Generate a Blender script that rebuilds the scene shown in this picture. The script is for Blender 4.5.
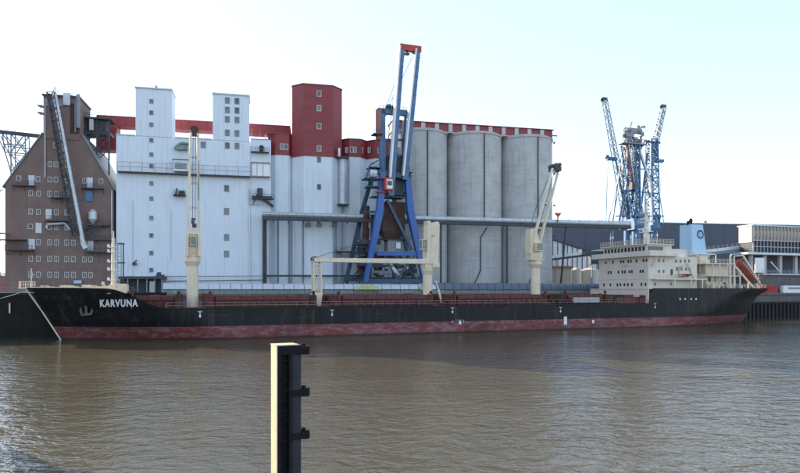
import bpy, math, random
from mathutils import Vector, Matrix, noise as mn
random.seed(7)
for o in list(bpy.data.objects): bpy.data.objects.remove(o)
SC = bpy.context.scene
COL = SC.collection
R = math.radians
# ------------------------------------------------------------------ camera, sky, sun, exposure
CAMH, FPX, HY = 9.5, 628.0, 290.0
cd = bpy.data.cameras.new('camera'); cam = bpy.data.objects.new('camera', cd); COL.objects.link(cam)
cam.location = (0, 0, CAMH); cam.rotation_euler = (R(90), 0, 0)
cd.sensor_width = 36; cd.lens = 36*FPX/800; cd.shift_y = (HY-236.5)/800
cd.clip_start = .5; cd.clip_end = 12000
SC.camera = cam
SUN_AZ, SUN_EL = 51.0, 23.0          # degrees left of the view direction (+Y), degrees above the horizon
w = bpy.data.worlds.new('World'); SC.world = w; w.use_nodes = True
nt = w.node_tree; bg = nt.nodes['Background']
sky = nt.nodes.new('ShaderNodeTexSky'); sky.sky_type = 'NISHITA'; sky.sun_disc = False
sky.sun_elevation = R(SUN_EL); sky.sun_rotation = R(-SUN_AZ)
sky.air_density = 1.0; sky.dust_density = 0.3; sky.ozone_density = 2.0; sky.altitude = 0
veil = nt.nodes.new('ShaderNodeMix'); veil.data_type = 'RGBA'; veil.inputs[0].default_value = .5   # thin even high veil over the whole sky
nt.links.new(sky.outputs[0], veil.inputs[6]); veil.inputs[7].default_value = (2.4, 2.75, 3.25, 1)
nt.links.new(veil.outputs[2], bg.inputs[0]); bg.inputs[1].default_value = 0.13
sl = bpy.data.lights.new('sun', 'SUN'); sl.energy = 4.0; sl.angle = R(.5); sl.color = (1, .86, .66)
so = bpy.data.objects.new('sun', sl); COL.objects.link(so)
sd = Vector((-math.sin(R(SUN_AZ))*math.cos(R(SUN_EL)), math.cos(R(SUN_AZ))*math.cos(R(SUN_EL)), math.sin(R(SUN_EL))))
so.rotation_euler = sd.to_track_quat('Z', 'Y').to_euler(); so.location = (-60, 60, 80)
SC.view_settings.view_transform = 'Standard'; SC.view_settings.look = 'None'
SC.view_settings.exposure = 1.68; SC.view_settings.gamma = 1
# ------------------------------------------------------------------ materials
def _new(name):
    m = bpy.data.materials.new(name); m.use_nodes = True
    n = m.node_tree.nodes; return m, n, m.node_tree.links, n['Principled BSDF']
def mat(name, col, rough=.6, var=.12, scale=.35, streak=0, streakcol=(.05, .04, .03), metal=0, bump=0, band=0, zs=.07, spec=.5):
    m, n, l, b = _new(name)
    b.inputs['Roughness'].default_value = rough; b.inputs['Metallic'].default_value = metal
    b.inputs['Specular IOR Level'].default_value = spec
    tc = n.new('ShaderNodeTexCoord')
    no = n.new('ShaderNodeTexNoise'); no.inputs['Scale'].default_value = scale; no.inputs['Detail'].default_value = 6; no.inputs['Roughness'].default_value = .62
    l.new(tc.outputs['Object'], no.inputs['Vector'])
    r = n.new('ShaderNodeValToRGB'); l.new(no.outputs['Fac'], r.inputs[0])
    r.color_ramp.elements[0].position = .3; r.color_ramp.elements[1].position = .7
    lo = [max(0, c*(1-var)) for c in col]; hi = [min(.95, c*(1+var)) for c in col]
    r.color_ramp.elements[0].color = (*lo, 1); r.color_ramp.elements[1].color = (*hi, 1)
    out = r.outputs[0]
    if streak:
        mp = n.new('ShaderNodeMapping'); mp.inputs['Scale'].default_value = (1, 1, zs); l.new(tc.outputs['Object'], mp.inputs[0])
        n2 = n.new('ShaderNodeTexNoise'); n2.inputs['Scale'].default_value = 1.1; n2.inputs['Detail'].default_value = 5; n2.inputs['Roughness'].default_value = .7
        l.new(mp.outputs[0], n2.inputs['Vector'])
        r2 = n.new('ShaderNodeValToRGB'); r2.color_ramp.elements[0].position = .5; r2.color_ramp.elements[1].position = .78
        r2.color_ramp.elements[1].color = (streak, streak, streak, 1); l.new(n2.outputs['Fac'], r2.inputs[0])
        mx = n.new('ShaderNodeMix'); mx.data_type = 'RGBA'; l.new(r2.outputs[0], mx.inputs[0]); l.new(out, mx.inputs[6]); mx.inputs[7].default_value = (*streakcol, 1)
        out = mx.outputs[2]
    if band:      # horizontal casting lifts and damp patches of slip-formed concrete
        mp = n.new('ShaderNodeMapping'); mp.inputs['Scale'].default_value = (.12, .12, 1.6); l.new(tc.outputs['Object'], mp.inputs[0])
        n3 = n.new('ShaderNodeTexNoise'); n3.inputs['Scale'].default_value = 1; n3.inputs['Detail'].default_value = 4; n3.inputs['Roughness'].default_value = .7
        l.new(mp.outputs[0], n3.inputs['Vector'])
        n4 = n.new('ShaderNodeTexNoise'); n4.inputs['Scale'].default_value = .16; n4.inputs['Detail'].default_value = 3; l.new(tc.outputs['Object'], n4.inputs['Vector'])
        mu = n.new('ShaderNodeMath'); mu.operation = 'MULTIPLY'; l.new(n3.outputs['Fac'], mu.inputs[0]); l.new(n4.outputs['Fac'], mu.inputs[1])
        r3 = n.new('ShaderNodeValToRGB'); r3.color_ramp.elements[0].position = .2; r3.color_ramp.elements[1].position = .42
        r3.color_ramp.elements[1].color = (band, band, band, 1); l.new(mu.outputs[0], r3.inputs[0])
        mx = n.new('ShaderNodeMix'); mx.data_type = 'RGBA'; l.new(r3.outputs[0], mx.inputs[0]); l.new(out, mx.inputs[6]); mx.inputs[7].default_value = (*[c*.45 for c in col], 1)
        out = mx.outputs[2]
    l.new(out, b.inputs['Base Color'])
    if bump:
        bn = n.new('ShaderNodeBump'); bn.inputs['Strength'].default_value = .5; bn.inputs['Distance'].default_value = bump
        n5 = n.new('ShaderNodeTexNoise'); n5.inputs['Scale'].default_value = 3; n5.inputs['Detail'].default_value = 6
        l.new(tc.outputs['Object'], n5.inputs['Vector']); l.new(n5.outputs['Fac'], bn.inputs['Height']); l.new(bn.outputs[0], b.inputs['Normal'])
    return m
M = {}
M['brick'] = mat('brown_brick', (.195, .135, .120), .85, .16, .25, .35, (.06, .04, .04), bump=.03)
M['white_wall'] = mat('white_cladding', (.67, .73, .81), .6, .05, .1, .42, (.40, .37, .34))
M['white_wall2'] = mat('white_render', (.66, .72, .795), .6, .07, .1, .45, (.38, .36, .33))
M['red_clad'] = mat('dark_red_cladding', (.235, .030, .036), .5, .12, .2, .2, (.15, .02, .02))
M['concrete'] = mat('silo_concrete', (.51, .505, .50), .85, .10, .15, .6, (.24, .23, .22), bump=.03, band=.45)
M['hall_rib'] = mat('dingy_hall_rib', (.38, .35, .32), .7, .2, .6, .5, (.15, .12, .1))
M['pale_panel'] = mat('pale_panel', (.50, .46, .45), .7, .1)
M['dark_steel'] = mat('dark_steel', (.045, .05, .06), .6, .3, .8)
M['grey_steel'] = mat('grey_steel', (.22, .24, .27), .5, .2, .6, .3, (.1, .07, .05))
M['light_steel'] = mat('light_galvanised', (.50, .53, .57), .4, .12, .6, .3, (.2, .17, .15), metal=.3)
M['rust'] = mat('rusty_steel', (.07, .035, .027), .8, .5, .6, .5, (.03, .02, .02))
M['cream'] = mat('cream_paint', (.72, .62, .46), .45, .08, .5, .35, (.32, .2, .1))
M['cream_wall'] = mat('cream_superstructure', (.70, .62, .53), .45, .06, .3, .3, (.40, .27, .17))
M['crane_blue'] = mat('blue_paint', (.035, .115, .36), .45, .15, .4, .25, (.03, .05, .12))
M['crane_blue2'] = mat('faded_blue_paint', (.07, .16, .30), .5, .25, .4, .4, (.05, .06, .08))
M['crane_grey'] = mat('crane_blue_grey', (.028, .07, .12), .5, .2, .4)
M['crane_mid'] = mat('mid_blue_crane_paint', (.035, .125, .25), .5, .2, .4)
M['crane_pale'] = mat('pale_blue_crane_paint', (.16, .24, .32), .5, .2, .4)
M['anchor_grey'] = mat('anchor_iron', (.10, .085, .075), .8, .4, 2)
M['red_paint'] = mat('red_paint', (.42, .035, .03), .5, .2)
M['orange'] = mat('orange_lifeboat', (.24, .05, .038), .5, .12)
M['white_paint'] = mat('white_paint', (.78, .79, .80), .5, .06, .5, .2, (.4, .35, .3))
M['hatch'] = mat('hatch_oxide_red', (.13, .032, .030), .7, .35, .8, .5, (.05, .02, .02))
M['glass'] = mat('window_glass', (.03, .04, .05), .08, .2)
M['glass2'] = mat('pale_window_glass', (.16, .18, .20), .1, .2)
M['glass3'] = mat('dusty_window_glass', (.09, .10, .11), .25, .3)
M['frame_pale'] = mat('window_frame_pale', (.55, .52, .50), .6, .1)
M['funnel'] = mat('pale_blue_paint', (.40, .57, .73), .5, .06, .3, .3, (.25, .35, .42))
M['navy'] = mat('navy_paint', (.02, .06, .25), .5, .1)
M['slate'] = mat('slate_blue_cladding', (.062, .075, .108), .6, .08, .06, .12, (.035, .04, .06))
M['roof_blue'] = mat('conveyor_roof_sheet', (.10, .12, .17), .45, .2, .5, .3, (.16, .17, .2))
M['beige'] = mat('beige_store', (.50, .41, .31), .8, .12, .3, .3, (.3, .22, .15))
M['yellow_tarp'] = mat('yellow_tarpaulin', (.45, .46, .22), .8, .15, 1)
M['green_glass'] = mat('greenish_glazing', (.16, .22, .20), .25, .45, .5)
M['quay'] = mat('quay_concrete', (.13, .125, .125), .9, .25, .4, .5, (.06, .06, .055), bump=.05)
M['quay_dark'] = mat('wet_quay_piles', (.018, .018, .018), .8, .4, .5, .4, (.015, .018, .014))
M['apron'] = mat('quay_apron', (.13, .125, .12), .9, .2, .2)
M['black_paint'] = mat('black_paint', (.010, .011, .012), .5, .3, .5, .3, (.04, .037, .033), spec=.25)
M['bollard_black'] = mat('black_rubber_steel', (.006, .006, .008), .65, .3, 2, .4, (.03, .024, .02), spec=.2)
M['cream_pile'] = mat('cream_pile_face', (.44, .375, .25), .7, .12, 2.5, .8, (.25, .18, .10))
M['grey_pile'] = mat('grey_pile_tube', (.030, .033, .042), .65, .3, 2, .6, (.05, .035, .025), spec=.25)
M['rail_paint'] = mat('weathered_rail_paint', (.33, .27, .20), .7, .3, 1.5)
M['panel_grey'] = mat('grey_green_panel', (.20, .22, .21), .6, .35, .4, .4, (.08, .06, .05))
M['tan'] = mat('tan_deck', (.28, .2, .14), .8, .2)
M['pink'] = mat('dull_pink_and_lit_side', (.33, .14, .12), .85, .15)
M['lamp_white'] = M['white_paint']
M['bush'] = mat('bank_green', (.05, .07, .03), .9, .3, 2)
def hull_mat():
    m, n, l, b = _new('hull_paint')
    tc = n.new('ShaderNodeTexCoord'); sp = n.new('ShaderNodeSeparateXYZ'); l.new(tc.outputs['Object'], sp.inputs[0])
    def noise_(sc, mapsc, det=6, ro=.65):
        mp = n.new('ShaderNodeMapping'); mp.inputs['Scale'].default_value = mapsc; l.new(tc.outputs['Object'], mp.inputs[0])
        a = n.new('ShaderNodeTexNoise'); a.inputs['Scale'].default_value = sc; a.inputs['Detail'].default_value = det; a.inputs['Roughness'].default_value = ro
        l.new(mp.outputs[0], a.inputs['Vector']); return a.outputs['Fac']
    def ramp(f, p0, p1, c0, c1):
        r = n.new('ShaderNodeValToRGB'); e = r.color_ramp.elements; e[0].position = p0; e[1].position = p1; e[0].color = (*c0, 1); e[1].color = (*c1, 1); l.new(f, r.inputs[0]); return r.outputs[0]
    def mix(f, a, c):
        x = n.new('ShaderNodeMix'); x.data_type = 'RGBA'; l.new(f, x.inputs[0])
        for s, q in ((6, a), (7, c)):
            if isinstance(q, tuple): x.inputs[s].default_value = (*q, 1)
            else: l.new(q, x.inputs[s])
        return x.outputs[2]
    K = lambda v: (v, v, v)
    blk = ramp(noise_(.25, (1, 1, .5)), .3, .7, (.006, .007, .009), (.015, .017, .020))
    blk = mix(ramp(noise_(.9, (1, 1, .1)), .52, .78, K(0), K(.75)), blk, (.085, .055, .042))
    blk = mix(ramp(noise_(.45, (.25, .25, 1.8)), .60, .72, K(0), K(.35)), blk, (.10, .10, .105))
    red = ramp(noise_(.3, (1, 1, 1)), .3, .7, (.155, .034, .034), (.22, .058, .056))
    red = mix(ramp(noise_(1.1, (.5, .5, 1.3), 8, .72), .47, .60, K(0), K(.7)), red, (.22, .17, .19))
    red = mix(ramp(noise_(2.2, (.7, .7, 1.5)), .60, .66, K(0), K(.5)), red, (.10, .03, .03))
    th = n.new('ShaderNodeMath'); th.operation = 'GREATER_THAN'; th.inputs[1].default_value = 2.55
    l.new(sp.outputs['Z'], th.inputs[0])
    c = mix(th.outputs[0], red, blk)
    wl = n.new('ShaderNodeMapRange'); wl.inputs[1].default_value = .15; wl.inputs[2].default_value = .5; l.new(sp.outputs['Z'], wl.inputs[0])
    c = mix(wl.outputs[0], (.05, .03, .025), c)
    l.new(c, b.inputs['Base Color']); b.inputs['Roughness'].default_value = .5; b.inputs['Specular IOR Level'].default_value = .25
    bn = n.new('ShaderNodeBump'); bn.inputs['Strength'].default_value = .35; bn.inputs['Distance'].default_value = .12
    cx = n.new('ShaderNodeCombineXYZ'); l.new(sp.outputs['X'], cx.inputs[0]); l.new(sp.outputs['Z'], cx.inputs[1])
    bk = n.new('ShaderNodeTexBrick'); bk.inputs['Scale'].default_value = 1; bk.inputs['Brick Width'].default_value = 8.5; bk.inputs['Row Height'].default_value = 1.9
    bk.inputs['Mortar Size'].default_value = .035; bk.inputs['Mortar Smooth'].default_value = .4; bk.inputs['Color1'].default_value = (.72, .72, .72, 1); bk.inputs['Color2'].default_value = (1.25, 1.25, 1.25, 1); bk.inputs['Mortar'].default_value = (1.5, 1.35, 1.25, 1)
    l.new(cx.outputs[0], bk.inputs['Vector'])
    pl = n.new('ShaderNodeMix'); pl.data_type = 'RGBA'; pl.blend_type = 'MULTIPLY'; pl.inputs[0].default_value = .8; l.new(c, pl.inputs[6]); l.new(bk.outputs['Color'], pl.inputs[7]); l.new(pl.outputs[2], b.inputs['Base Color'])
    l.new(noise_(.35, (1, 1, 1), 2), bn.inputs['Height']); l.new(bn.outputs[0], b.inputs['Normal'])
    return m
M['hull'] = hull_mat()
def water_mat():
    m, n, l, b = _new('river_water')
    b.inputs['Roughness'].default_value = .055; b.inputs['IOR'].default_value = 1.45
    tc = n.new('ShaderNodeNewGeometry')
    def noise_(sc, mapsc, det, ro=.6, rot=0, dist=0):
        mp = n.new('ShaderNodeMapping'); mp.inputs['Scale'].default_value = mapsc; mp.inputs['Rotation'].default_value = (0, 0, R(rot)); l.new(tc.outputs['Position'], mp.inputs[0])
        a = n.new('ShaderNodeTexNoise'); a.inputs['Scale'].default_value = sc; a.inputs['Detail'].default_value = det; a.inputs['Roughness'].default_value = ro; a.inputs['Distortion'].default_value = dist
        l.new(mp.outputs[0], a.inputs['Vector']); return a.outputs['Fac']
    silt = noise_(.03, (1, 1, 1), 3)
    r = n.new('ShaderNodeValToRGB'); l.new(silt, r.inputs[0]); e = r.color_ramp.elements
    e[0].position = .3; e[1].position = .7; e[0].color = (.058, .050, .027, 1); e[1].color = (.084, .073, .043, 1)
    l.new(r.outputs[0], b.inputs['Base Color'])
    def mul(a, k):
        x = n.new('ShaderNodeMath'); x.operation = 'MULTIPLY'; l.new(a, x.inputs[0]); x.inputs[1].default_value = k; return x.outputs[0]
    def add(a, c):
        x = n.new('ShaderNodeMath'); l.new(a, x.inputs[0]); l.new(c, x.inputs[1]); return x.outputs[0]
    h = add(mul(noise_(.8, (.72, 1, 1), 3, .55, 6, .5), WV[0]), mul(noise_(.22, (.5, 1, 1), 2, .5, -12), WV[1]))
    h = add(h, mul(noise_(2.6, (.7, 1, 1), 3, .6, 15, .5), WV[2]))
    wp = n.new('ShaderNodeMapRange'); wp.inputs[1].default_value = .35; wp.inputs[2].default_value = .65; wp.inputs[3].default_value = .55; wp.inputs[4].default_value = 1.3   # calmer and windier patches
    l.new(noise_(.035, (.6, 1, 1), 3), wp.inputs[0]); hm = n.new('ShaderNodeMath'); hm.operation = 'MULTIPLY'; l.new(h, hm.inputs[0]); l.new(wp.outputs[0], hm.inputs[1]); h = hm.outputs[0]
    bn = n.new('ShaderNodeBump'); bn.inputs['Strength'].default_value = 1; bn.inputs['Distance'].default_value = 1
    l.new(h, bn.inputs['Height']); l.new(bn.outputs[0], b.inputs['Normal'])
    return m
WV = (.22, .11, .06)
M['water'] = water_mat()
# ------------------------------------------------------------------ geometry helpers
class G:
    def __init__(s): s.v = []; s.f = []
    def add(s, v, f):
        n = len(s.v); s.v += [tuple(p) for p in v]; s.f += [tuple(i+n for i in q) for q in f]; return s
    def box(s, x0, x1, y0, y1, z0, z1):
        return s.add([(x0,y0,z0),(x1,y0,z0),(x1,y1,z0),(x0,y1,z0),(x0,y0,z1),(x1,y0,z1),(x1,y1,z1),(x0,y1,z1)],
                     [(3,2,1,0),(4,5,6,7),(0,1,5,4),(1,2,6,5),(2,3,7,6),(3,0,4,7)])
    def beam(s, p, q, w=.3, h=None):
        p = Vector(p); q = Vector(q); h = h or w; d = (q-p)
        if d.length < 1e-6: return s
        d.normalize(); up = Vector((0,0,1)) if abs(d.z) < .95 else Vector((0,1,0))
        a = d.cross(up).normalized()*w/2; b = a.cross(d).normalized()*h/2
        vs = [p-a-b, p+a-b, p+a+b, p-a+b, q-a-b, q+a-b, q+a+b, q-a+b]
        return s.add(vs, [(3,2,1,0),(4,5,6,7),(0,1,5,4),(1,2,6,5),(2,3,7,6),(3,0,4,7)])
    def taper(s, p, q, w0, h0, w1, h1):      # box beam whose section changes; w along x-ish, h across
        p = Vector(p); q = Vector(q); d = (q-p).normalized()
        b = Vector((0,1,0)); a = b.cross(d).normalized(); b = d.cross(a).normalized()
        vs = []
        for c, w_, h_ in ((p, w0, h0), (q, w1, h1)):
            vs += [c-a*w_/2-b*h_/2, c+a*w_/2-b*h_/2, c+a*w_/2+b*h_/2, c-a*w_/2+b*h_/2]
        return s.add(vs, [(3,2,1,0),(4,5,6,7),(0,1,5,4),(1,2,6,5),(2,3,7,6),(3,0,4,7)])
    def tube(s, p, q, r0, r1=None, n=10, cap=True):
        p = Vector(p); q = Vector(q); r1 = r0 if r1 is None else r1; d = (q-p).normalized()
        up = Vector((0,0,1)) if abs(d.z) < .95 else Vector((0,1,0))
        a = d.cross(up).normalized(); b = a.cross(d).normalized(); vs = []
        for c, r in ((p, r0), (q, r1)):
            for i in range(n):
                t = 2*math.pi*i/n; vs.append(c+a*math.cos(t)*r+b*math.sin(t)*r)
        fs = [(i, (i+1) % n, n+(i+1) % n, n+i) for i in range(n)]
        if cap: fs += [tuple(range(n))[::-1], tuple(range(n, 2*n))]
        return s.add(vs, fs)
    def prism(s, poly, z0, z1):              # plan polygon (counterclockwise) raised
        n = len(poly); vs = [(x, y, z0) for x, y in poly]+[(x, y, z1) for x, y in poly]
        return s.add(vs, [(i, (i+1) % n, n+(i+1) % n, n+i) for i in range(n)]+[tuple(range(n))[::-1], tuple(range(n, 2*n))])
    def slab(s, poly, y0, y1):               # elevation polygon (x,z) pushed back
        n = len(poly); vs = [(x, y0, z) for x, z in poly]+[(x, y1, z) for x, z in poly]
        return s.add(vs, [((i+1) % n, i, n+i, n+(i+1) % n) for i in range(n)]+[tuple(range(n)), tuple(range(n, 2*n))[::-1]])
    def lattice(s, p, q, w, h, bays, r, w1=None, h1=None):
        p = Vector(p); q = Vector(q); d = (q-p).normalized(); w1 = w if w1 is None else w1; h1 = h if h1 is None else h1
        b = Vector((0,1,0)) if abs(d.y) < .9 else Vector((1,0,0)); a = b.cross(d).normalized(); b = d.cross(a).normalized()
        rings = []
        for i in range(bays+1):
            t = i/bays; c = p.lerp(q, t); ww = (w+(w1-w)*t)/2; hh = (h+(h1-h)*t)/2
            rings.append([c-a*ww-b*hh, c+a*ww-b*hh, c+a*ww+b*hh, c-a*ww+b*hh])
        for k in range(4): s.beam(rings[0][k], rings[-1][k], r*1.5)
        for i in range(bays+1):
            for k in range(4): s.beam(rings[i][k], rings[i][(k+1) % 4], r)
            if i < bays:
                for k in range(4):
                    A, B_ = (rings[i][k], rings[i+1][(k+1) % 4]) if i % 2 else (rings[i][(k+1) % 4], rings[i+1][k])
                    s.beam(A, B_, r)
        return s
    def rail(s, pts, h=1.1, step=2.0, r=.05, rows=2):
        for p, q in zip(pts[:-1], pts[1:]):
            p = Vector(p); q = Vector(q); L = (q-p).length; n = max(1, round(L/step))
            for i in range(n+1):
                c = p.lerp(q, i/n); s.beam(c, c+Vector((0,0,h)), r)
            for k in range(rows):
                z = Vector((0,0,h*(k+1)/rows)); s.beam(p+z, q+z, r)
        return s
    def ladder(s, p, q, w=.5, r=.05, step=.6):
        p = Vector(p); q = Vector(q); a = Vector((w/2,0,0)); s.beam(p-a, q-a, r); s.beam(p+a, q+a, r)
        n = int((q-p).length/step)
        for i in range(1, n): c = p.lerp(q, i/n); s.beam(c-a, c+a, r*.8)
        return s
    def mesh(s, name, m, smooth=False, off=(0,0,0)):
        me = bpy.data.meshes.new(name)
        me.from_pydata([(x-off[0], y-off[1], z-off[2]) for x, y, z in s.v], [], s.f); me.update()
        if m: me.materials.append(M[m] if isinstance(m, str) else m)
        if smooth:
            import bmesh
            b = bmesh.new(); b.from_mesh(me)
            for f in b.faces: f.smooth = True
            for e in b.edges:
                if len(e.link_faces) == 2 and e.calc_face_angle(0) > R(35): e.smooth = False
            b.to_mesh(me); b.free()
        return me
class Frame:                                  # a site frame on the ground: origin, direction of its long side
    def __init__(s, x, y, deg): s.x, s.y, s.a = x, y, R(deg); s.c, s.s = math.cos(s.a), math.sin(s.a)
    def W(s, u, v, z=0): return Vector((s.x+u*s.c-v*s.s, s.y+u*s.s+v*s.c, z))
    def u(s, px, v):
        k = (px-400)/FPX; return (k*(s.y+v*s.c)-s.x+v*s.s)/(s.c-k*s.s)
    def D(s, px, v): u = s.u(px, v); return s.y+u*s.s+v*s.c
    def z(s, px, py, v): return CAMH+(HY-py)/FPX*s.D(px, v)
    def p(s, px, py, v): return (s.u(px, v), v, s.z(px, py, v))
SPLIT = {'support_post','column','side_tie','hanger','post','trestle_leg','brace','deck_pillar','mooring_bitts','roof_vent','window_post','hoist_rope','stay','windlass','outlet_hopper','cross_beam','sill_beam','roof_post','spout_pipe','service_balcony','side_platform','walkway','bogie','tug_mark','load_line_mark','wing_bracket','crane_house_top','exhaust_pipe','aerial','deck_winch','deck_gear','mooring_winch','deck_locker','rope','boom_sheave','pile','guy_brace','portal','davit','provision_crane','pipe_run','emblem_arc','support','grey_band','lift_platform','ship_name_'}
STUFF = {'railing','handrail','lattice_frame','lattice_boom','rib_row','louvre','stiffener','frame_rib','corrugation','bolt','rung','stair_tower','deck_piping','rail','ladder_cage','accommodation_ladder','jib_lattice','rail_frame'}
def islands(g, merge=True):
    par = list(range(len(g.v)))
    def fd(a):
        while par[a] != a: par[a] = par[par[a]]; a = par[a]
        return a
    for f in g.f:
        r0 = fd(f[0])
        for q in f[1:]: par[fd(q)] = r0
    gr = {}
    for f in g.f: gr.setdefault(fd(f[0]), []).append(f)
    out = []
    for fs in gr.values():
        ids = sorted({i for f in fs for i in f}); bb = [min(g.v[i][k] for i in ids) for k in range(3)]+[max(g.v[i][k] for i in ids) for k in range(3)]
        out.append([bb, fs])
    ch = merge
    while ch:
        ch = False
        for a in range(len(out)):
            for b_ in range(len(out)-1, a, -1):
                A, B2 = out[a][0], out[b_][0]
                if all(A[k] <= B2[k+3]+.02 and B2[k] <= A[k+3]+.02 for k in range(3)):
                    out[a] = [[min(A[k], B2[k]) for k in range(3)]+[max(A[k+3], B2[k+3]) for k in range(3)], out[a][1]+out[b_][1]]; out.pop(b_); ch = True
    res = []
    for bb, fs in out:
        ids = sorted({i for f in fs for i in f}); mp = {i: n for n, i in enumerate(ids)}; h = G(); h.v = [g.v[i] for i in ids]; h.f = [tuple(mp[i] for i in f) for f in fs]; res.append(h)
    return res
NOMERGE = {'brace','stay','hoist_rope','cross_beam','sill_beam','side_tie','trestle_leg','portal','support_post','guy_brace'}
class T:                                      # a thing: an Empty at its base, parts below it
    def __init__(s, name, label, cat, F, base, group=None, kind=None):
        s.F = F; s.b = tuple(base); s.n = name
        o = bpy.data.objects.new(name, None); COL.objects.link(o); o.empty_display_size = .5
        o.location = F.W(base[0], base[1], base[2]); o.rotation_euler = (0, 0, F.a)
        o['label'] = label; o['category'] = cat
        if group: o['group'] = group
        if kind: o['kind'] = kind
        s.o = o
    def part(s, name, g, m, parent=None, smooth=False, label=None, kind=None):
        if name in SPLIT:
            gs = islands(g, name not in NOMERGE)
            if len(gs) > 1: return [s._part(name, h, m, parent, smooth, label, kind) for h in gs][0]
        if name in STUFF: kind = 'stuff'
        return s._part(name, g, m, parent, smooth, label, kind)
    def _part(s, name, g, m, parent=None, smooth=False, label=None, kind=None):
        o = bpy.data.objects.new(name, g.mesh(name, m, smooth, s.b)); COL.objects.link(o); o.parent = parent or s.o
        if label: o['label'] = label
        if kind: o['kind'] = kind
        return o
    def inst(s, name, me, loc, parent=None, rotz=0, scale=None):
        o = bpy.data.objects.new(name, me); COL.objects.link(o); o.parent = parent or s.o
        o.location = (loc[0]-s.b[0], loc[1]-s.b[1], loc[2]-s.b[2]); o.rotation_euler = (0, 0, rotz)
        if scale: o.scale = scale
        return o
def single(name, label, cat, F, base, g, m, group=None, kind=None, smooth=False):
    o = bpy.data.objects.new(name, g.mesh(name, m, smooth, base)); COL.objects.link(o)
    o.location = F.W(base[0], base[1], base[2]); o.rotation_euler = (0, 0, F.a)
    if kind == 'structure': o['kind'] = kind
    if label: o['label'] = label
    if cat: o['category'] = cat
    if group: o['group'] = group
    return o
_wm = {}
def window(t, u, v, z, w_, h_, fm='frame_pale', gm='glass', fr=.14, parent=None, mull=False):
    """a framed window whose outer face is at v (front faces look to -v); the pane sits back in it"""
    key = (w_, h_, fm, gm, fr, mull)
    if key not in _wm:
        a = G(); a.box(-w_/2, w_/2, -.09, .1, -h_/2, -h_/2+fr).box(-w_/2, w_/2, -.09, .1, h_/2-fr, h_/2)
        a.box(-w_/2, -w_/2+fr, -.085, .1, -h_/2+fr, h_/2-fr).box(w_/2-fr, w_/2, -.085, .1, -h_/2+fr, h_/2-fr)
        if mull: a.box(-.04, .04, -.07, .1, -h_/2+fr, h_/2-fr)
        b = G(); b.box(-w_/2+fr, w_/2-fr, -.02, .08, -h_/2+fr, h_/2-fr)
        _wm[key] = (a.mesh('window', fm), b.mesh('pane', gm), b.mesh('pane', 'glass'), b.mesh('pane', 'glass3'), b.mesh('pane', gm))
    f = t.inst('window', _wm[key][0], (u, v, z), parent)
    if parent is None:
        p = bpy.data.objects.new('pane', _wm[key][random.choice((1, 2, 3, 4))]); COL.objects.link(p); p.parent = f
    else:
        p = bpy.data.objects.new('pane', _wm[key][random.choice((1, 2, 3, 4))]); COL.objects.link(p); p.parent = parent; p.location = f.location
    return f
Q = Frame(-80, 140, 19.2)        # quay edge: u along it to the right, v inland
B = Frame(-74.6, 165, 13.0)      # front of the granary row
S = Frame(-65, 120.9, 21.8)      # ship: u from stem to stern, v towards the quay
W0 = Frame(0, 0, 0)
ZQ = 8.5
# ------------------------------------------------------------------ water, land, quay
single('water', None, None, W0, (0,0,0), G().add([(-7000,-300,0),(7000,-300,0),(7000,9000,0),(-7000,9000,0)], [(0,1,2,3)]), 'water', kind='structure')
single('ground', None, None, Q, (0,0,0), G().add([(-900,.6,ZQ-.01),(2500,.6,ZQ-.01),(4500,7000,ZQ-.01),(-4500,7000,ZQ-.01)], [(0,1,2,3)]), 'apron', kind='structure')
t = T('quay_wall', 'dark concrete quay wall with piles behind the ship', 'quay wall', Q, (0,0,0))
t.part('wall_face', G().box(-300, 600, .3, 1.6, -3, ZQ-.6), 'quay')
t.part('capping_beam', G().box(-300, 600, -.1, 1.7, ZQ-.6, ZQ+.05), 'quay')
pm = G().box(-.35, .35, -.35, .3, -3, 5.6).mesh('pile', 'quay_dark')
u = -12
while u < 290:
    if u > 205 or u < 40: t.inst('pile', pm, (u, 0, 0))
    u += 1.7
t.part('waling_beam', G().box(200, 300, -.6, -.35, 5.0, 5.5).box(-14, 42, -.6, -.35, 5.0, 5.5), 'quay_dark')
t.part('wharf_fender_wall', G().box(200, 300, .05, .3, -3, 5.6), 'quay_dark')

# ------------------------------------------------------------------ brick warehouse with gable, left
F = B
def bx(px): return F.u(px, 0)
uL, uR = bx(5), bx(113.5)
zE = F.z(60, 187, 0); zA = F.z(60, 135.5, 0); zT = F.z(60, 97, 0)
t = T('brick_warehouse', 'tall brown brick granary with steep gable and rows of paired windows', 'warehouse', F, ((uL+uR)/2, 0, ZQ))
wall = G().slab([(uL, ZQ), (uR, ZQ), (uR, zE), (bx(83), zA), (bx(42), zA), (uL, zE)], 0, 24)
t.part('wall', wall, 'brick')
rf = G()
for a_, b_ in (((uL-.5, zE-.7), (bx(42)+.1, zA+.15)), ((uR+.5, zE-.7), (bx(83)-.1, zA+.15))):
    x0, z0 = a_; x1, z1 = b_
    rf.add([(x0,-.35,z0),(x1,-.35,z1),(x1,24.3,z1),(x0,24.3,z0),(x0,-.35,z0+.45),(x1,-.35,z1+.45),(x1,24.3,z1+.45),(x0,24.3,z0+.45)],
           [(3,2,1,0),(4,5,6,7),(0,1,5,4),(1,2,6,5),(2,3,7,6),(3,0,4,7)])
t.part('roof', rf, 'grey_steel')
tw = t.part('elevator_tower', G().box(bx(43.6), bx(79.5), -.25, 11, zA-1, zT), 'brick')
g = G().box(bx(42.5), bx(80.5), -.6, 11.4, zT, zT+.4)
g.rail([(bx(43),-.5,zT+.4),(bx(80),-.5,zT+.4)], 1.1, 1.6, .07)
t.part('roof', g, 'dark_steel', tw)
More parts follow.
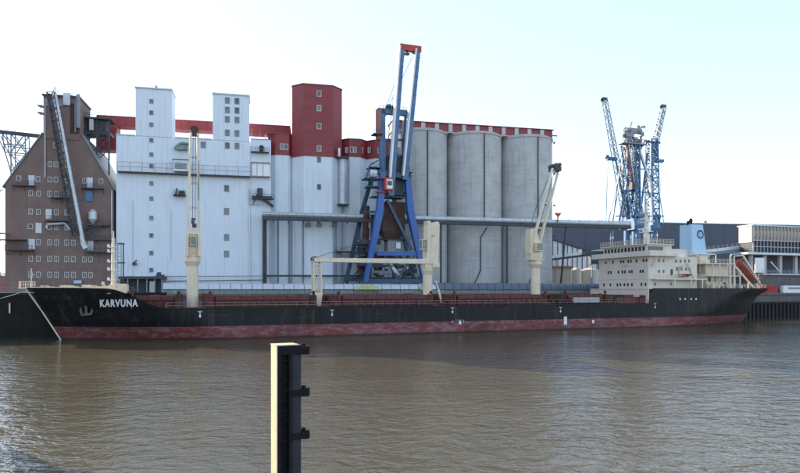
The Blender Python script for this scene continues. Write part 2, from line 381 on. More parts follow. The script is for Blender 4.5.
g = G().box(bx(64), bx(71), -.9, 2, zT-2.2, zT+.9); t.part('switch_house', g, 'light_steel', tw)
g = G().box(bx(44), bx(63), -.5, .2, zT-2.6, zT-.8).box(bx(44.5), bx(55), -.62, -.5, zT-1.9, zT-1.2); t.part('sheet_cladding', g, 'grey_steel', tw)
g = G().box(bx(70.5), bx(79.7), -.38, -.25, F.z(75,134,0), F.z(75,104,0)); t.part('sheet_cladding', g, 'rust', tw)
g = G().tube((bx(79),-.9,zT-8), (bx(79),-.9,zT+.6), .5, n=12).tube((bx(76),-.7,zT-9), (bx(76),-.7,zT-.8), .18); t.part('exhaust_pipe', g, 'grey_steel', tw, smooth=True)
g = G()
for zz in (F.z(40,113,0), F.z(40,106,0)):
    g.box(bx(38.5), bx(43.6), -1.2, 1.2, zz-.2, zz); g.rail([(bx(38.5),-1.2,zz),(bx(43.6),-1.2,zz)], 1.1, 1, .06)
t.part('service_balcony', g, 'grey_steel', tw)
g = G().tube((bx(56),0,zT+.3), (bx(56),0,zT+2.4), .08).beam((bx(53),0,zT+2.3),(bx(60),0,zT+2.5),.08).tube((bx(47),.5,zT),(bx(47),.5,zT+1.8),.06); t.part('aerial', g, 'dark_steel', tw)
t.part('drainpipe', G().tube((bx(45.6),-.42,F.z(45,178,0)), (bx(45.6),-.42,zT-2), .14), 'light_steel')
t.part('drainpipe', G().tube((uR-.4,-.2,ZQ), (uR-.4,-.2,zE-.5), .16), 'light_steel')
cols = (30.8, 38.5, 49.7, 56.6, 66.8, 73.6, 84.6, 90.7)
for y in (242.6, 259, 274.8):
    for x in cols: window(t, bx(x), -.02, F.z(60, y, 0), 1.05, 1.5, mull=True)
for x in (30.8, 38.5, 49.7, 56.6, 66.8, 90.7): window(t, bx(x), -.02, F.z(60, 194.3, 0), 1.05, 1.5, mull=True)
for x in (30.8, 38.5, 56.6, 66.8): window(t, bx(x), -.02, F.z(60, 212.4, 0), 1.05, 1.5, mull=True)
for x in (49.7, 56.6, 66.8): window(t, bx(x), -.02, F.z(60, 227.5, 0), 1.05, 1.3, mull=True)
for x in (19, 38, 50, 56, 67, 84.5, 101): window(t, bx(x), -.02, F.z(60, 180, 0), 1.05, 1.4, mull=True)
for x in (50, 56, 67): window(t, bx(x), -.02, F.z(60, 164.7, 0), 1.05, 1.4, mull=True)
window(t, bx(56), -.27, F.z(60, 146, 0), 1.05, 1.4, mull=True)
window(t, bx(30.5), -.02, F.z(60, 227, 0), 1.2, 1.3)
dm = G().box(-.7, .7, -.1, .1, -1.3, 1.3).mesh('door', 'light_steel')
for x, y in ((31.7, 181.5), (90, 181.5), (48.8, 214.5), (38.8, 228.5), (32, 244.5), (90.5, 245)): t.inst('door', dm, (bx(x), -.05, F.z(60, y, 0)))
t.part('loading_hatch', G().box(bx(85.5), bx(93), -.3, .1, F.z(60,200.5,0), F.z(60,190,0)), 'crane_blue2')
def balc(x0, x1, y, dep=1.6, hood=False):
    z = F.z(60, y, 0); g = G().box(bx(x0), bx(x1), -dep, 0, z-.22, z)
    g.rail([(bx(x0),-dep+.05,z),(bx(x1),-dep+.05,z)], 1.2, 1.3, .07, 3)
    n = max(2, int((bx(x1)-bx(x0))/3))
    for i in range(n+1):
        q = bx(x0)+(bx(x1)-bx(x0))*i/n; g.beam((q,-dep+.1,z-.2),(q,0,z-1.3),.1)
    if hood: g.box(bx(x0), bx(x0)+(bx(x1)-bx(x0))*.7, -dep, 0, z+2.4, z+2.6)
    t.part('balcony', g, 'dark_steel')
for a in ((14, 36, 187, 1.4), (47, 70, 221, 1.6), (53, 70, 198, 1.6), (8, 35, 250.5, 2.2, True), (86, 112, 251.5, 1.8), (83, 104, 187.5, 1.4), (84, 112, 239, 1.0)): balc(*a)
g = G().tube((bx(48),-.9,F.z(60,229,0)),(bx(48),-.9,F.z(60,226,0)),.3).tube((bx(48),-.9,F.z(60,225,0)),(bx(66),-.9,F.z(60,223.5,0)),.35).tube((bx(66),-.9,F.z(60,223.5,0)),(bx(71),-.9,F.z(60,230,0)),.3); t.part('spout_pipe', g, 'light_steel', smooth=True)
g = G().tube((bx(94),-1.2,F.z(60,219,0)),(bx(94),-1.2,F.z(60,212,0)),1.05,n=14).tube((bx(94),-1.2,F.z(60,212,0)),(bx(94),-1.2,F.z(60,209,0)),1.05,.3,n=14).tube((bx(94),-1.2,F.z(60,224,0)),(bx(94),-1.2,F.z(60,219,0)),.25,1.05,n=14); t.part('dust_cyclone', g, 'light_steel', smooth=True)
g = G().box(bx(88), bx(110), -1.8, 0, F.z(60,225.5,0), F.z(60,224,0)).beam((bx(88),-1.5,F.z(60,236,0)),(bx(104),-1.5,F.z(60,223,0)),.35).beam((bx(82),-1.5,F.z(60,230,0)),(bx(97),-1.5,F.z(60,226,0)),.3).rail([(bx(88),-1.7,F.z(60,224,0)),(bx(110),-1.7,F.z(60,224,0))],1.1,1.3,.07); t.part('cyclone_platform', g, 'dark_steel')

# sloping loading chute on the front of the warehouse
t = T('loading_chute', 'long sloping steel tube and lattice boom hung on the brick gable', 'loading chute', F, (bx(85), -3, F.z(60,250,0)))
g = G().lattice((bx(55),-3.2,F.z(60,97,0)),(bx(79.5),-3.2,F.z(60,236,0)),1.7,1.5,26,.13); t.part('lattice_boom', g, 'dark_steel')
g = G()
P0 = Vector((bx(58.5),-3.4,F.z(60,98,0))); P1 = Vector((bx(86.5),-3.4,F.z(60,243,0)))
for i in range(8):
    g.tube(P0.lerp(P1,i/8), P0.lerp(P1,(i+.93)/8), .55, n=12); g.tube(P0.lerp(P1,(i+.9)/8), P0.lerp(P1,(i+1)/8), .64, n=12)
t.part('chute_tube', g, 'light_steel', smooth=True)
g = G().beam((bx(86.5),-3.4,F.z(60,243,0)),(bx(89.5),-3.4,F.z(60,249,0)),1.1); t.part('spout_head', g, 'light_steel')
g = G().beam((bx(56),-3.2,F.z(60,97,0)),(bx(56),0,F.z(60,101,0)),.25).beam((bx(56),-3.2,F.z(60,98,0)),(bx(55.5),-.3,F.z(60,88,0)),.12).beam((bx(69),-3.2,F.z(60,175,0)),(bx(69),0,F.z(60,182,0)),.25).beam((bx(78),-3.2,F.z(60,228,0)),(bx(76),0,F.z(60,232,0)),.25).beam((bx(84),-3.2,F.z(60,236,0)),(bx(92),0,F.z(60,225,0)),.22)
t.part('hanger', g, 'dark_steel')

# ------------------------------------------------------------------ lattice conveyor trestles beside the warehouse
t = T('conveyor_trestle', 'open lattice trestle carrying a walkway left of the brick gable', 'trestle', F, (bx(8), 10, ZQ))
v = 9; P = lambda x, y: F.p(x, y, v)
g = G().beam(P(-8,131),P(46,137),.5,1.0); t.part('walkway_beam', g, 'dark_steel')
g = G()
for x0, y0, x1, y1 in ((2,131,5,152),(5,152,11,172),(11,133,11,290),(25,134,26,160),(5,152,26,154),(3,144,25,146),(11,134,25,152),(25,134,11,152),(11,154,24,172),(26,154,11,172),(2,133,11,146),(-4,133,5,152)):
    g.beam(P(x0,y0),P(x1,y1),.3)
    a, b_ = Vector(P(x0,y0)), Vector(P(x1,y1)); a.y += 3; b_.y += 3; g.beam(a, b_, .25)
t.part('lattice_frame', g, 'grey_steel')
t.part('handrail', G().rail([P(-8,130),P(46,136)],1.1,2,.07), 'grey_steel')
t = T('conveyor_head_tower', 'dark lattice steel tower where the red gallery meets the brick granary', 'steel tower', F, (bx(98), 6, ZQ))
v = 5; g = G()
for xx in (86, 97, 109): g.beam(P(xx,119),P(xx,160 if xx > 90 else 141),.4)
g.beam(P(109,160),P(109,290),.35).beam(P(97,160),P(97,200),.35)
for (a, b_) in ((119,138),(138,150),(150,160)):
    g.beam(P(86,a),P(109,a),.3)
    g.beam(P(97,a),P(109,b_),.2).beam(P(109,a),P(97,b_),.2).beam(P(86,a),P(97,b_),.2)
t.part('lattice_frame', g, 'dark_steel')
g = G().box(F.u(82,v),F.u(110,v),v,v+5,F.z(96,134,v),F.z(96,131,v)).box(F.u(87,v),F.u(106,v),v+.3,v+5,F.z(96,131,v),F.z(96,120,v)); t.part('machine_house', g, 'dark_steel')
t.part('platform', G().box(F.u(80,v),F.u(112,v),v-1,v+5,F.z(96,119.5,v),F.z(96,118,v)).rail([(F.u(80,v),v-1,F.z(96,118,v)),(F.u(112,v),v-1,F.z(96,118,v))],1.1,1.6,.08), 'dark_steel')
t.part('drive_unit', G().box(F.u(90,v),F.u(94,v),v-.8,v+.4,F.z(96,131,v),F.z(96,120,v)), 'light_steel')
# old quay crane frame and far shed at the very left
t = T('brick_shed', 'low red brick shed at the left edge of the photo beyond the granary', 'shed', F, (bx(-6), 20, ZQ))
t.part('wall', G().box(F.u(-30,22), F.u(2,22), 22, 34, ZQ, F.z(0,276,22)), 'pink')
t.part('roof', G().slab([(F.u(-31,22), F.z(0,276,22)), (F.u(3,22), F.z(0,276,22)), (F.u(-14,22), F.z(0,271,22))], 21.7, 34.3), 'grey_steel')
t = T('side_platform', 'small roofed landing stage bracketed to the left corner of the granary', 'landing stage', F, (bx(3), -1, ZQ))
g = G()
for y, w_ in ((233.5, 30), (240, 20)):
    g.box(bx(-8), bx(6+w_*.15), -2.4, -.4, F.z(0,y,0)-.2, F.z(0,y,0)+.1); g.rail([(bx(-8),-2.4,F.z(0,y,0)),(bx(6),-2.4,F.z(0,y,0))],1.2,1.2,.07)
t.part('deck', g, 'grey_steel')
g = G()
for x in (-5, 3): g.beam((bx(x),-2.2,F.z(0,240,0)),(bx(x),-2.2,ZQ),.3).beam((bx(x),-2.2,F.z(0,240,0)),(bx(x),-2.2,F.z(0,196,0)),.2)
g.beam((bx(-8),-2,F.z(0,200,0)),(bx(4),-1,F.z(0,190,0)),.3)
t.part('post', g, 'grey_steel')

# ------------------------------------------------------------------ white granary with two towers
u0, u1 = bx(116.3), bx(250.5); zM = F.z(118, 135, 0); zS = F.z(150, 173.5, 0)
t = T('white_granary', 'big white clad granary with two flat topped towers on its roof', 'granary', F, ((u0+u1)/2, 0, ZQ))
t.part('wall', G().box(u0+.05, u1, 0, 30, ZQ, zM), 'white_wall')
def panels(x0, x1, z0, z1, v, n, mesh='white_wall', nm='wall_panel', par=None, th=.22):
    wd = (x1-x0)/n
    me = G().box(.006, wd-.006, -th, 0, 0, z1-z0).mesh(nm, mesh)
    for i in range(n): t.inst(nm, me, (x0+wd*i, v, z0), par)
panels(u0, u1, ZQ+.1, zS-.25, 0, 7, th=.12); panels(u0, u1, zS+.25, zM-.05, 0, 7, th=.12)
for x0, x1, y in ((135.6, 172, 88), (212.8, 249.2, 94)):
    tw = t.part('roof_tower', G().box(bx(x0), bx(x1), -.05, 7, zM, F.z(x0, y, 0)), 'white_wall')
    panels(bx(x0), bx(x1), zM+.04, F.z(x0, y, 0)-.05, -.05, 2, nm='wall_panel', par=tw, th=.15)
    t.part('parapet', G().box(bx(x0)-.15, bx(x1)+.15, -.5, 7.1, F.z(x0,y,0)-.05, F.z(x0,y,0)+.3), 'light_steel', tw)
    if x0 < 200: t.part('vent_pipe', G().tube((bx(154.5),3,F.z(x0,y,0)),(bx(154.5),3,F.z(x0,y,0)+1.5),.32).box(bx(153.5),bx(155.5),2.5,3.5,F.z(x0,y,0)+1.5,F.z(x0,y,0)+1.8), 'grey_steel', tw)
t.part('parapet', G().box(u0-.1, bx(135.6)-.2, -.35, 30, zM, zM+.25).box(bx(174.2)+.2, bx(212.8)-.2, -.35, 30, zM, zM+.25), 'light_steel')
WN = dict(fm='grey_steel', gm='glass2', fr=.16)
for y in (101.6, 113, 125): window(t, bx(151.5), -.27, F.z(151,y,0), 1.0, 1.15, **WN)
for y in (140.4, 154.7, 166.2, 183.5, 198.7, 218, 235.4, 253, 270): window(t, bx(151.5), -.2, F.z(151,y,0), 1.0, 1.15, **WN)
for x in (227.4, 237):
    for y in (101, 110.4, 119.8, 133.2): window(t, bx(x), -.27, F.z(230,y,0), 1.25, 1.7, **WN)
    window(t, bx(x), -.2, F.z(230,145.8,0), 1.25, 1.7, **WN)
window(t, bx(203.3), -.2, F.z(203,145,0), 1.25, 1.7, **WN)
for y in (188.5, 211.4, 237.3, 254): window(t, bx(226.6), -.2, F.z(226,y,0), 1.3, 1.8, **WN)
t.part('service_gallery', G().box(u0+.5, u1-.1, -1.5, -.22, zS-.22, zS+.12).rail([(u0+.5,-1.45,zS+.12),(u1-.1,-1.45,zS+.12)],2.4,3.2,.07), 'dark_steel')
g = G().box(bx(174.5), bx(190), -2, -.22, F.z(180,172.5,0), F.z(180,161.5,0)); lb = t.part('louvre_box', g, 'light_steel')
g = G()
for i in range(6): g.box(bx(175.6), bx(187.5), -2.1, -2.0, F.z(180,170-i*1.0,0), F.z(180,170-i*1.0,0)+.12)
t.part('louvre', g, 'dark_steel', lb)
g = G().box(bx(173.5), bx(190.5), -2.1, -.2, F.z(180,161.4,0), F.z(180,160.6,0)); t.part('hood', g, 'dark_steel', lb)
g = G().tube((bx(175),-1.2,F.z(180,150,0)),(bx(182),-1.2,F.z(180,144,0)),.45).tube((bx(182),-1.2,F.z(180,144,0)),(bx(189),-1.2,F.z(180,145,0)),.4).box(bx(177),bx(188),-1.6,-.3,F.z(180,150.6,0),F.z(180,147,0)); t.part('dust_filter', g, 'green_glass', smooth=True)
g = G().box(bx(174), bx(186), -2, -.22, F.z(180,196.6,0), F.z(180,195.4,0)).rail([(bx(174),-2,F.z(180,195.4,0)),(bx(186),-2,F.z(180,195.4,0))],1.1,1.2,.07); bl = t.part('balcony', g, 'rust')
t.part('winch', G().box(bx(179), bx(185), -1.4, -.4, F.z(180,195.4,0), F.z(180,191.5,0)).tube((bx(176),-1,F.z(180,195,0)),(bx(177.5),-1,F.z(180,189,0)),.2), 'dark_steel', bl)
for x, y0, y1 in ((171, 210, 262), (133, 200, 280), (248.5, 176, 290)): t.part('cable_duct', G().box(bx(x)-.06, bx(x)+.06, -.32, -.22, F.z(x,y1,0), F.z(x,y0,0)), 'light_steel')
g = G().box(bx(133),bx(137),-1.1,-.22,F.z(135,265,0),F.z(135,263,0)).beam((bx(134),-.9,F.z(135,263,0)),(bx(137.5),-.9,F.z(135,260.5,0)),.3); t.part('wall_lamp', g, 'dark_steel')
# annex between granary and red-topped cells
ua, ub = bx(250.7), bx(271)
t = T('white_annex', 'narrow white annex with equipment boxes right of the two tower granary', 'annex', F, ((ua+ub)/2, 0, ZQ))
t.part('wall', G().box(ua, ub, .1, 16, ZQ, F.z(260,139.5,0)), 'white_wall2')
t.part('parapet', G().box(ua, ub+.1, -.05, 16, F.z(260,139.5,0), F.z(260,138.9,0)), 'grey_steel')
g = G().box(bx(251.6), bx(269.4), -.8, .1, F.z(260,176.3,0), F.z(260,164.2,0)); eb = t.part('equipment_box', g, 'white_paint')
g = G().box(bx(250.8), bx(270.2), -1, .1, F.z(260,164.1,0), F.z(260,162.8,0)).box(bx(250.8), bx(270.2), -1, .1, F.z(260,177.4,0), F.z(260,176.4,0))
for x in (252, 257, 263): g.box(bx(x)-.06, bx(x)+.06, -.86, -.8, F.z(260,176,0), F.z(260,164.4,0))
t.part('box_frame', g, 'grey_steel', eb)
def plat(x0, x1, y, m='dark_steel', dep=1.4, h=1.1):
    g = G().box(bx(x0), bx(x1), -dep, .1, F.z(260,y,0)-.2, F.z(260,y,0)).rail([(bx(x0),-dep,F.z(260,y,0)),(bx(x1),-dep,F.z(260,y,0))],h,1.1,.07); return t.part('platform', g, m)
plat(251, 269, 152.5); plat(252, 274, 199, dep=2)
g = G().tube((bx(261.5),-.8,F.z(260,151.6,0)),(bx(261.5),-.8,F.z(260,148.6,0)),.55,n=12).tube((bx(261.5),-.8,F.z(260,148,0)),(bx(261.5),-.8,F.z(260,146,0)),.8,.4,n=12); t.part('fan', g, 'dark_steel', smooth=True)
g = G().box(bx(257), bx(262.5), -1.6, -.2, F.z(260,198.5,0), F.z(260,189,0)).box(bx(252), bx(272), -1.6, -.6, F.z(260,199.5,0), F.z(260,197,0)).tube((bx(261),-1.2,F.z(260,198,0)),(bx(273),-1.4,F.z(260,207,0)),.4).tube((bx(257),-1,F.z(260,195,0)),(bx(253),-1,F.z(260,205,0)),.15); t.part('conveyor_drive', g, 'dark_steel')
t.part('rail_frame', G().beam((bx(249.5),-.5,F.z(260,205,0)),(bx(262),-.5,F.z(260,205,0)),.1).beam((bx(249.5),-.5,F.z(260,205,0)),(bx(249.5),-.5,F.z(260,190,0)),.1), 'grey_steel')
t.part('downpipe', G().tube((bx(264),-.3,ZQ),(bx(264),-.3,F.z(260,216,0)),.4,n=10), 'dark_steel', smooth=True)
t.part('downpipe', G().tube((bx(270),-.3,ZQ),(bx(270),-.3,F.z(260,216,0)),.12,n=8), 'grey_steel')
t.part('roof_post', G().tube((bx(265.5),2,F.z(260,139,0)),(bx(265.5),2,F.z(260,133,0)),.12), 'white_paint')

# red conveyor gallery along the roofs
def prism_box(t, name, px0, px1, v0, v1, z0, z1, m, par=None, label=None):
    return t.part(name, G().box(F.u(px0,v0), F.u(px1,v0), v0, v1, z0, z1), m, par, label=label)
t = T('red_roof_gallery', 'long dark red enclosed gallery running behind the white towers', 'conveyor gallery', F, (bx(200), 9, zM))
zt = F.z(200, 121.6, 13); zb = F.z(262, 134.0, 13)
n = 22; x0, x1 = F.u(97,13), F.u(294,13); wd = (x1-x0)/n
me = G().box(.02, wd-.02, 13, 17, zb, zt).mesh('cladding_panel', 'red_clad')
for i in range(n): t.inst('cladding_panel', me, t.b).location = (x0+i*wd-t.b[0], -t.b[1], -t.b[2])
t.part('roof', G().box(x0-.1, x1, 12.9, 17.1, zt, zt+.25), 'red_clad')
prism_box(t, 'transfer_house', 96, 117, 12.6, 17.6, F.z(106,150,13), zt-.2, 'red_clad')
g = G()
for x in (265.5, 289): g.beam((F.u(x,14),14,zb),(F.u(x,14),14,zM-3),.35)
t.part('support_post', g, 'white_paint')

# ------------------------------------------------------------------ red topped white cells
def octo(x0, x1, v, ch, dep):
    a, b_ = F.u(x0, v+ch), F.u(x1, v+ch)
    return [(a+ch, v), (b_-ch, v), (b_, v+ch), (b_, v+dep), (a, v+dep), (a, v+ch)]
def grow(poly, d):
    cx = sum(p[0] for p in poly)/len(poly); cy = sum(p[1] for p in poly)/len(poly)
    return [(p[0]+(d if p[0] > cx else -d), p[1]+(d if p[1] > cy else -d)) for p in poly]
t = T('red_topped_silo_block', 'white silo block whose top storeys and tall tower are dark red', 'silo block', F, (bx(330), 0, ZQ))
cells = ((269, 294.5, 3.0, 1.8, 14, 155, 134.3), (292.4, 341.5, 0, 3.0, 16, 156.5, 85.2), (341, 366.5, 3.0, 2.2, 14, 157, 139.5), (366.5, 392, 3.0, 2.2, 14, 158.5, 140.8))
for x0, x1, v, ch, dep, yr, yt in cells:
    po = octo(x0, x1, v, ch, dep); xm = (x0+x1)/2
    c = t.part('silo_cell', G().prism(po, ZQ, F.z(xm, yr, v)), 'white_wall2')
    r_ = t.part('red_cladding', G().prism(grow(po, .12), F.z(xm, yr, v), F.z(xm, yt, v)), 'red_clad')
    t.part('coping', G().prism(grow(po, .25), F.z(xm, yt, v), F.z(xm, yt, v)+.25), 'red_clad', r_)
    g = G()
    for q in range(1, 6): g.box(po[0][0], po[1][0], v-.17, v-.12, F.z(xm,yr,v)+(F.z(xm,yt,v)-F.z(xm,yr,v))*q/6-.04, F.z(xm,yr,v)+(F.z(xm,yt,v)-F.z(xm,yr,v))*q/6+.04)
    if xm < 340 and xm > 295: t.part('panel_joint', g, 'red_clad', r_)
WP = dict(fm='frame_pale', gm='glass2', fr=.16)
for y in (94, 108.5, 126.5, 148.7): window(t, bx(319), -.2, F.z(319,y,0), 1.3, 1.75, **WP)
for y in (159.5, 187): window(t, bx(319), -.05, F.z(319,y,0), 1.1, 1.6, fm='grey_steel', gm='glass', fr=.12)
for x in (282, 286): window(t, F.u(x,3), 2.83, F.z(284,147,3), 1.25, 1.75, **WP)
for x in (351.5, 354.8): window(t, F.u(x,3), 2.83, F.z(353,150,3), 1.0, 1.75, **WP)
window(t, F.u(379,3), 2.83, F.z(379,151,3), 1.0, 1.75, **WP)
for x, v in ((346.5, 3.6), (361.5, 3.6), (369, 3.6)): window(t, F.u(x,v), v-.3, F.z(x,150.5,v), .8, 1.6, **WP)
g = G().tube((F.u(343,1.5),1.5,F.z(343,205,1.5)),(F.u(343,1.5),1.5,F.z(343,158,1.5)),1.25,n=14); t.part('lift_shaft', g, 'light_steel', smooth=True)
t.part('lift_platform', G().box(F.u(338,0),F.u(349,0),-.6,3,F.z(343,158.2,0),F.z(343,156.8,0)).box(F.u(338,0),F.u(349,0),-.2,3,F.z(343,205,0),F.z(343,203.8,0)), 'dark_steel')
t.part('lift_head', G().box(F.u(338.3,.2),F.u(340.2,.2),.2,1,F.z(343,157,0),F.z(343,148,0)), 'white_paint')
g = G()
for x in (278.5, 290, 303, 336, 361): g.tube((F.u(x,-.4),-.4 if 295 < x < 340 else 2.7,ZQ),(F.u(x,-.4),-.4 if 295 < x < 340 else 2.7,F.z(x,214,0)),.22)
t.part('spout_pipe', g, 'grey_steel')
g = G()
for x in (308, 319, 334): g.box(bx(x)-.7,bx(x)+.7,-1.4,0,F.z(x,227,0),F.z(x,223.5,0)).tube((bx(x),-.8,F.z(x,223,0)),(bx(x),-.8,F.z(x,217,0)),.25)
t.part('outlet_hopper', g, 'grey_steel')
t.part('service_platform', G().box(F.u(335,0),F.u(358,0),-1.6,3,F.z(343,252,0),F.z(343,251.3,0)).rail([(F.u(335,0),-1.6,F.z(343,251.3,0)),(F.u(358,0),-1.6,F.z(343,251.3,0))],1.1,1.5,.07), 'dark_steel')
t.part('pipe_run', G().beam((bx(265),-1.2,F.z(300,276,0)),(bx(362),-1.2,F.z(362,276,0)),.5).beam((bx(118),-1.2,F.z(160,282,0)),(bx(262),-1.2,F.z(262,280,0)),.22).beam((bx(118),-1.2,F.z(160,277,0)),(bx(262),-1.2,F.z(262,276,0)),.14), 'dark_steel')

# ------------------------------------------------------------------ grey concrete silos
def silo(px0, px1, label):
    px0 -= 2.6; px1 -= .6; pm_ = (px0+px1)/2; r_ = (F.u(px1, 9)-F.u(px0, 9))/2*1.015; uc = F.u(pm_, 9.5); vc = 9.5
    zt = F.z(525, 137.0, 2)
    t = T('concrete_silo', label, 'silo', F, (uc, vc, ZQ), 'round grey concrete grain silos')
    t.part('drum', G().tube((uc,vc,ZQ),(uc,vc,zt),r_,n=64), 'concrete', smooth=True)
    t.part('rim', G().tube((uc,vc,zt),(uc,vc,zt+.5),r_+.25,n=64), 'concrete', smooth=True)
    return t, uc, vc, r_, zt
specs = ((395, 446.3, 426, 'grey concrete silo standing behind the blue crane boom'),
         (449, 499.8, 482, 'middle grey concrete silo directly behind the cream crane post'),
         (502.2, 549.8, 535.5, 'rightmost grey concrete silo beside the slate warehouse'))
sil = []
for a, b_, pp, lab in specs:
    t, uc, vc, r_, zt = silo(a, b_, lab); sil.append((uc, vc, r_, zt))
    x = F.u(pp, 2.6); vv = vc-math.sqrt(max(0, r_*r_-(x-uc)**2))-.2; zc = F.z(pp, 222, 0)
    t.part('lightning_cable', G().tube((x,vv,zc),(x,vv,zt),.17,n=6), 'dark_steel')
    g = G(); xx = x+.5
    for p, q in (((x+.9,vv,zc-1.5),(x-1.2,vv,zc-4.5)),((x-1.2,vv,zc-4.5),(x-1.2,vv,ZQ+7)),((x-1.2,vv,ZQ+7),(x-4.2,vv-.3,ZQ+1))): g.tube(p, q, .16, n=6)
    t.part('drain_pipe', g, 'dark_steel')
    t.part('roof_fascia', G().tube((uc,vc,zt+.5),(uc,vc,zt+.9),r_-.4,n=48), 'concrete')
g = G()
for i in (0, 1, 2):
    uc, vc, r_, zt = sil[i]
    if i < 2: xm = (uc+r_+sil[i+1][0]-sil[i+1][2])/2
    else: continue
    g.box(xm-1.4, xm+1.4, vc+.5, vc+5, ZQ, zt+.3)
single('silo_infill_wall', 'dark concrete walls closing the gaps between the grey silos', 'wall', F, (sil[1][0], sil[1][1], 0), g, 'concrete')
ue = sil[2][0]+sil[2][2]
t = T('silo_back_row', 'second row of grey silos closing the block behind', 'silo row', F, (sil[1][0], 30, ZQ))
for uc, vc, r_, zt in sil: t.part('drum', G().tube((uc,27,ZQ),(uc,27,zt),r_,n=40), 'concrete', smooth=True)
t.part('end_wall', G().box(ue-1.2, ue-.1, 9.5, 30, ZQ, sil[0][3]-.1), 'concrete')
# red and pale gallery on the silos
t = T('silo_top_gallery', 'low red gallery with pale panels along the top of the grey silos', 'roof gallery', F, (F.u(480,7), 7, sil[0][3]+1))
v0 = 5.0; zb = sil[0][3]+.9; zt = F.z(480, 126.0, v0)
xa, xb = F.u(393, v0), F.u(552.5, v0); nb = 12; wd = (xb-xa)/nb
me = G().box(.03, wd*.70-.03, v0, v0+7, zb, zt).mesh('red_panel', 'red_clad'); me2 = G().box(.02, wd*.30-.02, v0-.3, v0+7, zb, zt-.1).mesh('pale_panel', 'pale_panel')
for i in range(nb):
    for mm, dx, nn in ((me, .30*wd, 'red_panel'), (me2, 0, 'pale_panel')):
        o = t.inst(nn, mm, t.b); o.location = (xa+i*wd+dx-t.b[0], -t.b[1], -t.b[2])
t.part('roof', G().box(xa-.3, xb+.3, v0-.4, v0+7.3, zt, zt+.22), 'red_clad')
t.part('jib_beam', G().beam((xb,v0+2,F.z(552,134,5)),(xb+2.6,v0+2,F.z(552,134,5)),.3), 'dark_steel')
t.part('base_slab', G().box(xa, xb, v0-.2, v0+7.2, zb-.3, zb), 'concrete')
g = G()
for k in range(4): g.box(ue-.1, ue+.35, 6, 6.6, F.z(552, 140+k*32, 2), F.z(552, 138.5+k*32, 2))
single('ladder_bracket_set', 'small dark brackets up the right edge of the last silo', 'brackets', F, (ue, 6, 20), g, 'dark_steel')

# ------------------------------------------------------------------ long horizontal conveyor bridge
t = T('conveyor_bridge', 'long raised pale conveyor tube crossing in front of all the silos', 'conveyor bridge', F, (bx(430), -4, ZQ))
v = -4.0; zc = F.z(430, 218.6, v); ul, ur = F.u(262, v), F.u(630, v)
g = G(); n = 32
for i in range(n):
    a = ul+(ur-ul)*i/n; b_ = ul+(ur-ul)*(i+1)/n
    g.tube((a,v,zc),(b_-.3,v,zc),.72,n=14); g.tube((b_-.3,v,zc),(b_,v,zc),.82,n=14)
t.part('conveyor_tube', g, 'light_steel', smooth=True)
t.part('girder', G().box(ul, ur, v-.8, v+.9, zc-1.55, zc-.8), 'dark_steel')
g = G().box(ul, F.u(378,v), v-1.7, v-.82, zc-1.7, zc-.8).rail([(ul,v-1.65,zc-.8),(F.u(378,v),v-1.65,zc-.8)],1.1,2.2,.07)
for i in range(9): xx = ul+3+i*4.0; g.box(xx-.15, xx+.15, v-1.5, v-.9, zc-2.4, zc-1.0)
t.part('walkway', g, 'dark_steel')
g = G()
for xp, q in ((266, 0), (441, 0), (507, 0), (566, -2)):
    xx = F.u(xp, v); g.beam((xx,v,zc-1.5),(xx+q,v,ZQ),.45)
t.part('support_post', g, 'dark_steel')
t.part('warning_sign', G().add([(F.u(552.5,v),v-1.2,zc+2.6),(F.u(560,v),v-1.2,zc+2.6),(F.u(556.3,v),v-1.2,zc+1.2),(F.u(552.5,v),v-1,zc+2.6),(F.u(560,v),v-1,zc+2.6),(F.u(556.3,v),v-1,zc+1.2)], [(0,2,1),(3,4,5),(0,1,4,3),(1,2,5,4),(2,0,3,5)]).box(F.u(555.8,v),F.u(556.8,v),v-1.05,v-.9,zc,zc+2.6), 'red_paint')

# ------------------------------------------------------------------ low conveyor gallery on the quay, behind the hatches
F = Q
t = T('quay_conveyor_gallery', 'low covered conveyor with arched sheet roof along the quay edge', 'conveyor gallery', F, (F.u(380,2), 2, ZQ))
def arch(wd, z0, r_, n=6):
    g = G(); vs = []
    for x in (.07, wd-.07):
        for i in range(n+1):
            a = math.pi*i/n; vs.append((x, -math.cos(a)*1.3, z0+math.sin(a)*r_))
    m_ = n+1
    g.add(vs, [(i+1, i, m_+i, m_+i+1) for i in range(n)]+[tuple(range(m_)), tuple(range(m_, 2*m_))[::-1]])
    return g
wd = 2.6
mA = arch(wd, 0, 1.45).mesh('roof_sheet', 'light_steel'); mB = arch(wd, 0, 1.75).mesh('roof_sheet', 'roof_blue')
mC = G().box(.05, wd-.05, -1.2, 1.2, -1.4, -.25).mesh('side_panel', 'green_glass'); mD = G().box(.05, wd-.05, -1.2, 1.2, -1.4, -.25).mesh('side_panel', 'panel_grey')
us = F.u(163, 2); ue_ = F.u(612, 2); zr = F.z(400, 289.2, 2); i = 0
while us+i*wd < ue_:
    x = us+i*wd; right = x > F.u(433, 2)
    t.inst('roof_sheet', mB if right else mA, (x, 2.2, zr)); t.inst('side_panel', mD if (right and i % 5 != 2) else mC, (x, 2.2, zr)); i += 1
t.part('base_plinth', G().box(us, us+i*wd, 1.0, 3.4, ZQ, zr-1.42), 'quay')
t.part('eave_beam', G().box(us, us+i*wd, .85, 3.55, zr-.23, zr-.02), 'dark_steel')
t = T('quay_shelter', 'dark open fronted shelter against the foot of the white granary', 'shelter', B, (B.u(142,-4), -4, ZQ))
F = B
t.part('roof', G().box(F.u(119,-4), F.u(165,-4), -4.6, -.2, F.z(140,279,-4), F.z(140,276.3,-4)), 'dark_steel')
